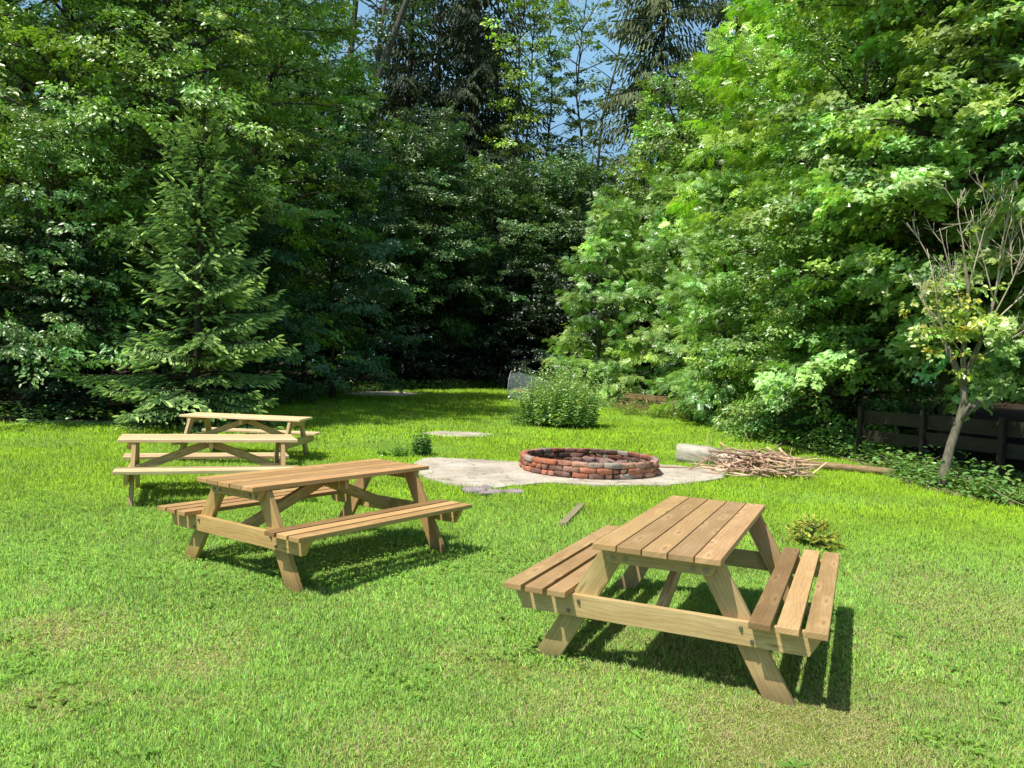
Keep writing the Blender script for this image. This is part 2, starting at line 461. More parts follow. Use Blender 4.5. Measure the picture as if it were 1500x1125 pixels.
def spruce(seed, H, base, Rm, shoot, lc, gap=.34, perw=8, power=.85, droop=.25, hang=.0, r0=None, tipc=None, sgap=.11, irregular=.25, fill=1.0):
    rng = np.random.default_rng(seed)
    GT = Geo(); GC = Geo()
    zz = np.linspace(0, H, 9); r0 = r0 or H * .012 + .02
    tp = np.stack([np.cumsum(rng.normal(0, .004 * H, 9)), np.cumsum(rng.normal(0, .004 * H, 9)), zz], 1); tp[:, :2] -= tp[0, :2]; tp[0, 2] = -.1
    tube(GT, tp, r0 * (1 - zz / H) ** .85 + .008, 8)
    P = []; Dd = []; Nn = []; S = []; C = []
    z = base
    while z < H * .985:
        f = (z - base) / (H - base)
        for b in range(perw if f < .85 else 5):
            if rng.random() > fill: continue
            a = rng.uniform(0, 2 * PI)
            ln = (Rm * (1 - f) ** power) * rng.uniform(1 - irregular * 1.6, 1 + irregular) + .12
            z0 = z + rng.uniform(-.5, .5) * gap
            k = 7; s = np.linspace(0, 1, k)
            el = .12 + .55 * f
            pts = np.stack([math.cos(a) * ln * s, math.sin(a) * ln * s, z0 + ln * (el * s - (droop + .25 * (1 - f)) * s ** 2 + .22 * s ** 4)], 1)
            pts[:, 0] += np.interp(z0, zz, tp[:, 0]); pts[:, 1] += np.interp(z0, zz, tp[:, 1])
            pts[:, 2] = np.maximum(pts[:, 2], .08)
            tube(GT, pts, (.006 + .008 * ln) * (1 - .8 * s) + .003, 4, cap=False)
            od = np.array([math.cos(a), math.sin(a), 0]); sd = np.array([-math.sin(a), math.cos(a), 0])
            nl = max(2, int(ln / sgap))
            for j in range(nl):
                sj = .2 + .8 * (j + .5) / nl
                q = np.array([np.interp(sj, s, pts[:, c]) for c in range(3)])
                for sg in (-1, 1):
                    ll = ln * .38 * (1.08 - sj) ** .8 * rng.uniform(.6, 1.1) + shoot * .5
                    ns = max(1, int(ll / (shoot * .62)))
                    dd = od * .75 + sd * sg * .8
                    dd = dd / np.linalg.norm(dd)
                    for w in range(ns):
                        t = (w + .35) / ns
                        pos = q + dd * ll * t + np.array([0, 0, -.32 * ll * t * t - hang * ll * t])
                        P.append(pos); 
                        Dd.append(dd * (1 - .5 * hang) + od * .25 + np.array([0, 0, -.22 - hang * 1.6]) + rng.normal(0, .22, 3))
                        Nn.append(np.array([0, 0, 1.]) + od * .75 + rng.normal(0, .3, 3))
                        S.append(shoot * rng.uniform(.75, 1.25))
                        tip = (w == ns - 1) and rng.random() < .8
                        C.append((tipc if (tip and tipc is not None) else lc))
            P.append(pts[-1]); Dd.append(pts[-1] - pts[-2]); Nn.append(np.array([0, 0, 1.])); S.append(shoot * 1.3); C.append(tipc if tipc is not None else lc)
        z += gap * rng.uniform(.8, 1.2)
    for w in range(4):
        P.append(tp[-1] - [0, 0, .3 * w * shoot]); Dd.append(np.array([.2 * math.cos(w * 2), .2 * math.sin(w * 2), 1.])); Nn.append(np.array([1., 0, 0])); S.append(shoot * 1.2); C.append(lc)
    P = np.array(P); C = np.array(C) * np.exp(rng.normal(0, .18, (len(P), 1)))
    leaves(GC, P, np.array(Dd), np.array(Nn), np.array(S), 'shoot', C)
    return GT.mesh('trunk', True), GC.mesh('crown')

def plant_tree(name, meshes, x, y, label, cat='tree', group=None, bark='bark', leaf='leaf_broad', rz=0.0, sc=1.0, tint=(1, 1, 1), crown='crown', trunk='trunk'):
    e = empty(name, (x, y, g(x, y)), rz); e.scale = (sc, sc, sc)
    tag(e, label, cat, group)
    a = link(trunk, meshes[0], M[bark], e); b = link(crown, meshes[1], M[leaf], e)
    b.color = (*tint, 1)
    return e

# ------------------------------------------------------------------ bmesh boards
def hexa(bm, P, grain, bevel=.004, tint=(1, 1, 1), rng=None):
    """8 corners: bottom ring 0-3, top ring 4-7.  Grain direction gives the UVs (in metres)."""
    uvl = bm.loops.layers.uv.get('UVMap') or bm.loops.layers.uv.new('UVMap')
    cl = bm.verts.layers.float_color.get('Col') or bm.verts.layers.float_color.new('Col')
    uvl = bm.loops.layers.uv['UVMap']
    before = set(bm.faces)
    vs = [bm.verts.new(p) for p in P]
    fs = [bm.faces.new([vs[i] for i in f]) for f in ((3, 2, 1, 0), (4, 5, 6, 7), (0, 1, 5, 4), (1, 2, 6, 5), (2, 3, 7, 6), (3, 0, 4, 7))]
    bmesh.ops.recalc_face_normals(bm, faces=fs)
    es = list({e for f in fs for e in f.edges})
    if bevel: bmesh.ops.bevel(bm, geom=es, offset=bevel, segments=2, affect='EDGES', profile=.6)
    new = [f for f in bm.faces if f not in before]
    gd = Vector(grain).normalized()
    ref = Vector((0, 0, 1)) if abs(gd.z) < .8 else Vector((1, 0, 0))
    s1 = gd.cross(ref).normalized(); s2 = gd.cross(s1)
    ou, ov = rng.uniform(0, 40), rng.uniform(0, 40)
    for f in new:
        for lp in f.loops:
            p = lp.vert.co
            lp[uvl].uv = (p.dot(gd) + ou, p.dot(s1) + p.dot(s2) + ov)
        for v in f.verts: v[cl] = (*tint, 1)
    return new

def box(bm, c, d, grain, bevel=.004, tint=(1, 1, 1), rng=None):
    x, y, z = c; a, b, h = d[0] / 2, d[1] / 2, d[2] / 2
    return hexa(bm, [(x - a, y - b, z - h), (x + a, y - b, z - h), (x + a, y + b, z - h), (x - a, y + b, z - h),
                     (x - a, y - b, z + h), (x + a, y - b, z + h), (x + a, y + b, z + h), (x - a, y + b, z + h)], grain, bevel, tint, rng)

def bm_link(name, bm, mat, parent=None, smooth=False):
    me = bpy.data.meshes.new(name); bm.to_mesh(me); bm.free()
    if smooth:
        for p in me.polygons: p.use_smooth = True
    return link(name, me, mat, parent)

# ================================================================== CAMERA, LIGHT
cam = bpy.data.cameras.new('camera'); co = bpy.data.objects.new('camera', cam); col.objects.link(co)
cam.sensor_width = 36; cam.lens = 36 * 1148.6 / 1500; cam.clip_end = 2000; cam.clip_start = .05
pitch, roll = -.0198, .0387
fw = Vector((0, math.cos(pitch), math.sin(pitch))); rt0 = Vector((1, 0, 0)); up0 = rt0.cross(fw)
# picture axes turned by the small roll of the hand-held phone
rt = rt0 * math.cos(roll) + up0 * math.sin(roll); upv = up0 * math.cos(roll) - rt0 * math.sin(roll)
co.matrix_world = Matrix(((rt.x, upv.x, -fw.x, 0), (rt.y, upv.y, -fw.y, 0), (rt.z, upv.z, -fw.z, 1.7127), (0, 0, 0, 1)))
scene.camera = co

SAZ, SEL = R(-128), R(61)
sv = Vector((math.sin(SAZ) * math.cos(SEL), math.cos(SAZ) * math.cos(SEL), math.sin(SEL)))
sl = bpy.data.lights.new('sun', 'SUN'); sl.energy = 5.0; sl.angle = R(.53); sl.color = (1, .955, .87)
so = bpy.data.objects.new('sun', sl); so.rotation_euler = (-sv).to_track_quat('-Z', 'Y').to_euler(); so.location = sv * 60
col.objects.link(so)
w = bpy.data.worlds.new('World'); scene.world = w; w.use_nodes = True
wt = w.node_tree; sky = wt.nodes.new('ShaderNodeTexSky'); sky.sky_type = 'NISHITA'; sky.sun_disc = False
sky.sun_elevation = SEL; sky.sun_rotation = SAZ; sky.air_density = 1.0; sky.dust_density = 2.0; sky.ozone_density = 1.2
bg = wt.nodes['Background']; bg.inputs[1].default_value = .11
tc = wt.nodes.new('ShaderNodeTexCoord'); cn = wt.nodes.new('ShaderNodeTexNoise'); cn.inputs['Scale'].default_value = 3.2; cn.inputs['Detail'].default_value = 6; cn.inputs['Distortion'].default_value = .6
wt.links.new(tc.outputs['Generated'], cn.inputs['Vector'])
cr = wt.nodes.new('ShaderNodeValToRGB'); cr.color_ramp.elements[0].position = .36; cr.color_ramp.elements[0].color = (.62, .62, .62, 1)
cr.color_ramp.elements[1].position = .66; cr.color_ramp.elements[1].color = (1, 1, 1, 1)
wt.links.new(cn.outputs[0], cr.inputs[0])
mx = wt.nodes.new('ShaderNodeMix'); mx.data_type = 'RGBA'; mx.inputs[7].default_value = (3.0, 5.6, 8.2, 1)
sx_ = wt.nodes.new('ShaderNodeSeparateXYZ'); wt.links.new(tc.outputs['Generated'], sx_.inputs[0])
mr = wt.nodes.new('ShaderNodeMapRange'); mr.inputs['From Min'].default_value = .35; mr.inputs['From Max'].default_value = .75; mr.inputs['To Min'].default_value = 1.0; mr.inputs['To Max'].default_value = .12
wt.links.new(sx_.outputs[2], mr.inputs['Value'])
ml = wt.nodes.new('ShaderNodeMath'); ml.operation = 'MULTIPLY'; wt.links.new(cr.outputs[0], ml.inputs[0]); wt.links.new(mr.outputs[0], ml.inputs[1])
wt.links.new(ml.outputs[0], mx.inputs[0]); wt.links.new(sky.outputs[0], mx.inputs[6]); wt.links.new(mx.outputs[2], bg.inputs[0])
scene.view_settings.view_transform = 'Standard'; scene.view_settings.look = 'None'
scene.view_settings.exposure = 0; scene.view_settings.gamma = 1
c = scene.cycles
c.max_bounces = 5; c.diffuse_bounces = 2; c.glossy_bounces = 2; c.transmission_bounces = 2; c.transparent_max_bounces = 8
c.caustics_reflective = False; c.caustics_refractive = False
c.use_denoising = True; c.denoising_prefilter = 'NONE'; c.sample_clamp_indirect = 4
scene.render.filter_size = 1.1

# ================================================================== SETTING
LAWN = [(-30, 17.6), (-14, 17.4), (-11, 16.9), (-9.6, 17.7), (-8.6, 18.6), (-7.2, 23.2), (-7.3, 30.7), (-5, 36.8), (-2, 40.5), (-.3, 41.8), (2.2, 38),
        (3.6, 33), (4.6, 29.5), (5.6, 25.6), (6.0, 20), (6.75, 17.2), (7.3, 15.4), (6.9, 13.2), (7.1, 11.9), (7.5, 10.9), (9.5, 8.5), (14, 5), (14, -6), (-30, -6)]
SLAB = [(-1.55, 12.6), (-1.6, 13.4), (-1.45, 14.0), (-.68, 14.05), (.3, 13.95), (1.3, 14.1), (2.4, 14.3), (2.9, 14.35), (3.6, 14.1), (3.75, 13.6), (3.6, 13.0), (3.2, 12.55),
        (2.6, 12.0), (2.1, 11.75), (1.3, 11.62), (.6, 11.7), (.1, 11.3), (-.2, 10.95), (-.5, 11.0), (-.92, 11.25), (-1.25, 11.75)]
PATCH = [(-2.05, 18.1), (-1.8, 18.7), (-.8, 18.8), (-.35, 18.4), (-.7, 17.7), (-1.6, 17.6)]
FARSLAB = [(-7.0, 32.2), (-6.2, 34.5), (-5.0, 35.0), (-3.7, 33.6), (-4.4, 31.6), (-6.2, 31.0)]

def ground():
    xs = np.concatenate([np.linspace(-400, -32, 12), np.linspace(-30, 30, 241), np.linspace(32, 400, 12)])
    ys = np.concatenate([np.linspace(-60, -6, 7), np.linspace(-5, 60, 261), np.linspace(65, 600, 14)])
    X, Y = np.meshgrid(xs, ys, indexing='ij')
    Z = gz(X, Y)
    L = inpoly(X, Y, LAWN).astype(float)
    G = Geo(); nx, ny = X.shape
    i = np.arange(nx - 1)[:, None] * ny; j = np.arange(ny - 1)[None]
    F = np.stack([i + j, i + ny + j, i + ny + j + 1, i + j + 1], -1).reshape(-1, 4)
    C = np.repeat(L.ravel()[:, None], 3, 1)
    G.add(np.stack([X, Y, Z], -1).reshape(-1, 3), F, C)
    o = link('ground', G.mesh('ground', True), M['soil']); tag(o, kind='structure')
ground()

def slab(name, poly, mat, top=.03, seed=1, dz=0.0):
    rng = np.random.default_rng(seed)
    pts = []
    n = len(poly)
    for k in range(n):
        a = np.array(poly[k]); b = np.array(poly[(k + 1) % n])
        m = max(2, int(np.linalg.norm(b - a) / .09))
        for q in range(m):
            p = a + (b - a) * q / m
            pts.append(p + rng.normal(0, .018, 2))
    bm = bmesh.new()
    vt = [bm.verts.new((p[0], p[1], g(p[0], p[1]) + top + dz)) for p in pts]
    vb = [bm.verts.new((p[0], p[1], g(p[0], p[1]) - .12)) for p in pts]
    f = bm.faces.new(vt)
    for k in range(len(pts)):
        k2 = (k + 1) % len(pts); bm.faces.new((vb[k], vb[k2], vt[k2], vt[k]))
    bmesh.ops.recalc_face_normals(bm, faces=bm.faces[:])
    bmesh.ops.triangulate(bm, faces=[f])
    o = bm_link(name, bm, mat); return o
tag(slab('concrete_slab', SLAB, M['concrete'], .032, 1), kind='structure')
tag(slab('worn_paving', PATCH, M['concrete'], .022, 2), kind='structure')
tag(slab('concrete_pad', FARSLAB, M['concrete'], .035, 3), kind='structure')

# ---------------------------------------------------------------- grass
def dryness(x, y):
    d = vnoise(x, y, .55, 11) * .55 + vnoise(x, y, 1.7, 12) * .55 + vnoise(x, y, .16, 13) * .22
    near = np.clip((8.5 - y) / 4.5, 0, 1)
    v = np.clip((d - .62) * 3.2, 0, 1) * near
    for cx, cy, r, s in ((-2.7, 4.75, .45, .9), (-2.0, 4.4, .4, .4), (.35, 4.0, .5, .5), (2.2, 4.2, .5, .55), (-.5, 3.45, .35, .6), (2.55, 5.1, .5, .5), (1.0, 4.5, .5, .35), (-.2, 4.6, .3, .5), (1.9, 3.4, .5, .6)):
        v = np.maximum(v, s * np.clip(1.3 - np.hypot(x - cx, (y - cy)) / r, 0, 1) * (.4 + .8 * vnoise(x, y, .14, 14)))
    return np.clip(v, 0, 1)

def grass():
    rng = np.random.default_rng(5)
    G = Geo()
    def sample(y0, y1, dens):
        w1 = .72 * y1 + 1.6
        n = int((y1 - y0) * 2 * w1 * dens)
        x = rng.uniform(-w1, w1, n); y = rng.uniform(y0, y1, n)
        k = np.abs(x) < .72 * y + 1.6
        x, y = x[k], y[k]
        jx = x + rng.normal(0, .10, len(x)); jy = y + rng.normal(0, .12, len(x))
        k = inpoly(jx, jy, LAWN)
        for P in (SLAB, PATCH, FARSLAB):
            s = .10 if y1 < 17 else .14
            k &= ~inpoly(x + rng.normal(0, s, len(x)), y + rng.normal(0, s, len(x)), P)
        x, y = x[k], y[k]
        # thin the worn places, clump the rest
        cl = vnoise(x, y, .09, 21) * .6 + vnoise(x, y, .4, 22) * .4
        dr = dryness(x, y)
        k = rng.random(len(x)) < np.clip(.55 + .8 * (cl - .3), .2, 1) * (1 - .15 * dr)
        return x[k], y[k], cl[k], dr[k]
    for (y0, y1, dens, hm, wd, seg) in ((2.6, 4.4, 38000, .027, .0022, 2), (4.4, 6.8, 20000, .030, .0029, 2), (6.8, 10, 7500, .040, .0052, 1), (10, 16, 4800, .050, .0064, 1), (16, 26, 2000, .062, .0105, 1), (26, 43, 700, .08, .019, 1)):
        x, y, cl, dr = sample(y0, y1, dens)
        n = len(x); z = gz(x, y) - .003
        lush = np.clip((y - 6.5) / 4, 0, 1) * np.clip(.4 + vnoise(x, y, 1.4, 31), 0, 1)
        a = rng.uniform(0, 2 * PI, n)
        h = hm * np.exp(rng.normal(0, .32, n)) * (.55 + .9 * cl) * (1 - .35 * dr)
        # longer fringe round the slabs and edges
        lean = np.abs(rng.normal(.55, .40, n)) * h + dr * h * .4
        dx, dy = np.cos(a), np.sin(a)
        b = rng.uniform(0, 2 * PI, n); wx, wy = np.cos(b) * wd * rng.uniform(.6, 1.3, n), np.sin(b) * wd * rng.uniform(.6, 1.3, n)
        zt = z + np.sqrt(np.maximum(h * h - lean * lean, (h * .5) ** 2))
        green = leafcol(rng, n, (.39, .69, .125), .22, .12)
        bright = leafcol(rng, n, (.46, .77, .042), .18, .10)
        patch = np.clip(vnoise(x, y, .8, 41) * 1.4 - .3, 0, 1)[:, None]
        C = green * (1 - lush[:, None]) + bright * lush[:, None]
        C *= (.86 + .25 * patch + .14 * vnoise(x, y, .3, 43)[:, None])
        straw = leafcol(rng, n, (.60, .53, .27), .2, .08)
        isd = (rng.random(n) < (dr * .64 + .07 * np.clip((9 - y) / 4, .15, 1)))[:, None]
        C = np.where(isd, straw, C)
        C = C * (1 - .35 * dr[:, None]) + np.array([.50, .48, .18]) * .35 * dr[:, None]
        if seg == 1:
            V = np.stack([np.stack([x - wx, y - wy, z], -1), np.stack([x + wx, y + wy, z], -1), np.stack([x + dx * lean, y + dy * lean, zt], -1)], 1)
            F = np.arange(n * 3).reshape(-1, 3)
            cc = np.repeat(C, 3, 0)
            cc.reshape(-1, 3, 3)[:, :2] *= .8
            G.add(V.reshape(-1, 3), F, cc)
        else:
            zm = z + (zt - z) * .6; mx, my = x + dx * lean * .3, y + dy * lean * .3
            V = np.stack([np.stack([x - wx, y - wy, z], -1), np.stack([x + wx, y + wy, z], -1),
                          np.stack([mx + wx * .8, my + wy * .8, zm], -1), np.stack([mx - wx * .8, my - wy * .8, zm], -1),
                          np.stack([x + dx * lean, y + dy * lean, zt], -1)], 1)
            i = np.arange(n)[:, None] * 5
            cc = np.repeat(C, 5, 0)
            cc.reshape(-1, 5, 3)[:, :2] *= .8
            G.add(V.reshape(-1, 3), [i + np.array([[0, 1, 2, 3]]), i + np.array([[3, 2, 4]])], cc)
    o = link('grass', G.mesh('grass'), M['grass']); tag(o, 'short mown lawn grass with dry straw patches in the foreground', 'grass', kind='stuff')
    # clover and broad-leaved weeds between the blades
    G = Geo(); n = 90000
    y = rng.uniform(2.7, 13, n); x = rng.uniform(-1, 1, n) * (.72 * y + 1.2)
    m = vnoise(x, y, .7, 51) * .6 + vnoise(x, y, .22, 52) * .5
    m += .35 * np.exp(-((x + 1.2) ** 2 + (y - 6.6) ** 2) / 2.5) + .3 * np.exp(-((x + 2.6) ** 2 + (y - 3.6) ** 2) / .8) + .22 * (x < -1) * (y > 6)
    k = (m > .84) & inpoly(x, y, LAWN) & ~inpoly(x, y, SLAB) & (rng.random(n) < .75)
    x, y = x[k], y[k]; n = len(x)
    P = np.stack([x, y, gz(x, y) + rng.uniform(.015, .05, n)], -1)
    a = rng.uniform(0, 2 * PI, n)
    for q in range(3):
        D = np.stack([np.cos(a + q * 2.1), np.sin(a + q * 2.1), rng.normal(.05, .15, n)], -1)
        N = np.array([0, 0, 1.]) + rng.normal(0, .25, (n, 3))
        leaves(G, P, D, N, rng.uniform(.012, .024, n), 'diamond', leafcol(rng, n, (.25, .44, .075), .2, .1), 1.5)
    o = link('clover', G.mesh('clover'), M['grass']); tag(o, 'patches of low clover leaves among the lawn grass', 'clover', kind='stuff')
    # dandelion-like rosettes
    G = Geo(); n = 26
    xs = rng.uniform(-2.8, 2.8, n); ys = rng.uniform(2.9, 7.5, n)
    xs = np.concatenate([xs, [-1.05, -.95, -1.7, -1.5, .55, 1.3]]); ys = np.concatenate([ys, [3.15, 3.25, 3.0, 3.3, 3.2, 3.4]])
    for X, Y in zip(xs, ys):
        if np.abs(X) > .7 * Y: continue
        k = rng.integers(5, 10); a = rng.uniform(0, 2 * PI, k)
        D = np.stack([np.cos(a), np.sin(a), rng.uniform(.1, .5, k)], -1)
        leaves(G, np.tile([X, Y, .02], (k, 1)), D, np.tile([0, 0, 1.], (k, 1)) + rng.normal(0, .2, (k, 3)), rng.uniform(.05, .10, k), 'narrow', leafcol(rng, k, (.20, .38, .07), .15, .1), 1.4)
    o = link('lawn_weeds', G.mesh('lawn_weeds'), M['grass']); tag(o, 'low rosettes of broad weed leaves dotted in the front lawn', 'weeds', kind='stuff')
grass()

# ================================================================== PICNIC TABLES
def make_table():
    rng = np.random.default_rng(77)
    T = empty('picnic_table')
    L = 2.02; Wt = .706; top = .74; th = .036; sh = .44; sth = .036
    tint = lambda s=.08: tuple(np.clip(np.exp(rng.normal(0, s)) * np.array([1, 1 + rng.normal(0, .03), 1 + rng.normal(0, .05)]), .6, 1.35))
    bw = (Wt - 4 * .007) / 5
    bm = bmesh.new()
    for i in range(5):
        yc = -Wt / 2 + bw / 2 + i * (bw + .007)
        box(bm, (rng.normal(0, .002), yc, top - th / 2 + rng.normal(0, .0008)), (L, bw, th), (1, 0, 0), .005, tint(), rng)
    bm_link('tabletop', bm, M['wood_top'], T)
    seats = []
    for sg in (1, -1):
        bm = bmesh.new()
        sw = (.386 - 2 * .026) / 3
        for i in range(3):
            yc = sg * (.503 + sw / 2 + i * (sw + .026))
            tt = tint()
            if sg == -1 and i == 0: tt = (.62, .60, .60)
            box(bm, (rng.normal(0, .003), yc, sh - sth / 2 + rng.normal(0, .0008)), (L, sw, sth), (1, 0, 0), .005, tt, rng)
        bm_link('seat', bm, M['wood_top'], T)
    rx = L / 2 - .105      # outer face of the cross rail
    rt_ = .045
    for sx in (-1, 1):
        # cross rail under the seats, ends cut back
        bm = bmesh.new()
        x0, x1 = sx * rx, sx * (rx - rt_); zb, zt = sh - sth - .128, sh - sth - .001
        P = [(x0, -.80, zb), (x1, -.80, zb), (x1, .80, zb), (x0, .80, zb), (x0, -.872, zt), (x1, -.872, zt), (x1, .872, zt), (x0, .872, zt)]
        hexa(bm, P, (0, 1, 0), .004, tint(.06), rng)
        rail = bm_link('cross_rail', bm, M['wood_frame'], T)
        for yy, zz in ((.455, zt - .035), (.515, zb + .03), (-.455, zt - .035), (-.515, zb + .03)):
            bm = bmesh.new()
            mtx = Matrix.Translation((x0 + sx * .004, yy, zz)) @ Matrix.Rotation(PI / 2, 4, 'Y')
            bmesh.ops.create_cone(bm, cap_ends=True, segments=16, radius1=.011, radius2=.011, depth=.006, matrix=mtx)
            mtx = Matrix.Translation((x0 + sx * .010, yy, zz)) @ Matrix.Rotation(PI / 2, 4, 'Y')
            bmesh.ops.create_cone(bm, cap_ends=True, segments=6, radius1=.007, radius2=.006, depth=.010, matrix=mtx)
            bm_link('bolt', bm, M['steel'], rail)
        # cleat under the top
        bm = bmesh.new()
        zc = top - th - .001
        P = [(x0, -.29, zc - .085), (x1, -.29, zc - .085), (x1, .29, zc - .085), (x0, .29, zc - .085), (x0, -.325, zc), (x1, -.325, zc), (x1, .325, zc), (x0, .325, zc)]
        hexa(bm, P, (0, 1, 0), .004, tint(.06), rng)
        cleat = bm_link('top_cleat', bm, M['wood_frame'], T)
        for yy in (.19, .26, -.19, -.26):
            bm = bmesh.new()
            mtx = Matrix.Translation((x0 + sx * .005, yy, zc - .055)) @ Matrix.Rotation(PI / 2, 4, 'Y')
            bmesh.ops.create_cone(bm, cap_ends=True, segments=12, radius1=.012, radius2=.009, depth=.010, matrix=mtx)
            bm_link('bolt', bm, M['steel'], cleat)
        # splayed legs just inside the rail
        la, lb = sx * (rx - rt_ - .001), sx * (rx - rt_ - .046)
        for sy in (-1, 1):
            bm = bmesh.new()
            fo, fi, to, ti = sy * .735, sy * .575, sy * .335, sy * .185
            zb_, zt_ = -.05, top - th - .002
            k = (-.05) / .70 * (.735 - .335)
            P = [(la, fo - sy * k, zb_), (lb, fo - sy * k, zb_), (lb, fi - sy * k, zb_), (la, fi - sy * k, zb_), (la, to, zt_), (lb, to, zt_), (lb, ti, zt_), (la, ti, zt_)]
            hexa(bm, P, (0, -sy * .48, .88), .004, tint(.07), rng)
            bm_link('leg', bm, M['wood_frame'], T)
    # middle cleat and the two slanting braces
    bm = bmesh.new(); box(bm, (0, 0, top - th - .046), (.045, .60, .088), (0, 1, 0), .004, tint(.05), rng); bm_link('top_cleat', bm, M['wood_frame'], T)
    for sx in (-1, 1):
        bm = bmesh.new()
        a = np.array([sx * .03, 0, top - th - .05]); b = np.array([sx * (rx - rt_ - .002), 0, sh - sth - .07])
        d = (b - a) / np.linalg.norm(b - a); nrm = np.array([-d[2], 0, d[0]]) * .046 * sx
        y = .0225
        P = [tuple(a - nrm + [0, -y, 0]), tuple(b - nrm + [0, -y, 0]), tuple(b - nrm + [0, y, 0]), tuple(a - nrm + [0, y, 0]),
             tuple(a + nrm + [0, -y, 0]), tuple(b + nrm + [0, -y, 0]), tuple(b + nrm + [0, y, 0]), tuple(a + nrm + [0, y, 0])]
        hexa(bm, P, tuple(d), .004, tint(.05), rng)
        bm_link('brace', bm, M['wood_frame'], T)
    return T

TG = 'picnic tables standing on the lawn'
spots = [
    (1.219, 5.148, 1.149, (1, 1, 1), (1, 1, 1), 'nearest picnic table, brown boards, one dark stained seat plank, in front of the fire pit'),
    (-1.627, 6.879, .967, (1.10, 1.03, .93), (.98, .88, .75), 'picnic table set at a slant left of the concrete slab and the sunken stones'),
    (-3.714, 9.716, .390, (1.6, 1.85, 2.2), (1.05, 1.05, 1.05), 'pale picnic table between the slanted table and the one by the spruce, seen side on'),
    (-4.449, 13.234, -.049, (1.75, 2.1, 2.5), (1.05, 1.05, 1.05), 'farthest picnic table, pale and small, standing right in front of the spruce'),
]
proto = None
for i, (x, y, a, ct, cf, lab) in enumerate(spots):
    o = make_table() if i == 0 else copy_tree(proto)
    if i == 0: proto = o
    o.location = (x, y, .0); o.rotation_euler = (0, 0, a)
    o.location.z = [.015, .008, -.02, .0][i]
    tag(o, lab, 'picnic table', TG)
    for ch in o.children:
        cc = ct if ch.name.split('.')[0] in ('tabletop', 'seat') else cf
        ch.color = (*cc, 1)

# ================================================================== FIRE PIT
def rough_block(G, rng, c, d, rz, colr, jit=.006, tilt=0.0):
    """a worn block: subdivided box with chipped corners"""
    n = 3
    u = np.linspace(-1, 1, n + 1)
    bm = bmesh.new(); bmesh.ops.create_cube(bm, size=2)
    bmesh.ops.subdivide_edges(bm, edges=bm.edges[:], cuts=2, use_grid_fill=True)
    bm.verts.ensure_lookup_table()
    V = np.array([v.co[:] for v in bm.verts])
    ext = (np.abs(V) > .99).sum(1)
    V *= np.where(ext == 3, .93, np.where(ext == 2, .97, 1.0))[:, None]
    V = V * np.array(d) / 2 + rng.normal(0, jit, V.shape)
    if rng.random() < .35:   # a chipped corner
        cn = np.array([rng.choice([-1, 1]), rng.choice([-1, 1]), rng.choice([-1, 1])]) * np.array(d) / 2
        dist = np.linalg.norm(V - cn, axis=1); k = dist < .06
        V[k] -= (cn * .35 + 0)[None] * (1 - dist[k] / .06)[:, None]
    ct, st = math.cos(tilt), math.sin(tilt)
    V = np.stack([V[:, 0] * ct - V[:, 2] * st, V[:, 1], V[:, 0] * st + V[:, 2] * ct], 1)
    cz, sz = math.cos(rz), math.sin(rz)
    V = np.stack([V[:, 0] * cz - V[:, 1] * sz, V[:, 0] * sz + V[:, 1] * cz, V[:, 2]], 1) + np.array(c)
    F = np.array([[v.index for v in f.verts] for f in bm.faces]); bm.free()
    G.add(V, F, colr)

def brick_col(rng):
    r = rng.random()
    if r < .50: c = np.array([.52, .19, .105])
    elif r < .72: c = np.array([.62, .34, .235])
    elif r < .93: c = np.array([.29, .155, .12])
    else: c = np.array([.50, .42, .35])
    return c * np.exp(rng.normal(0, .16))

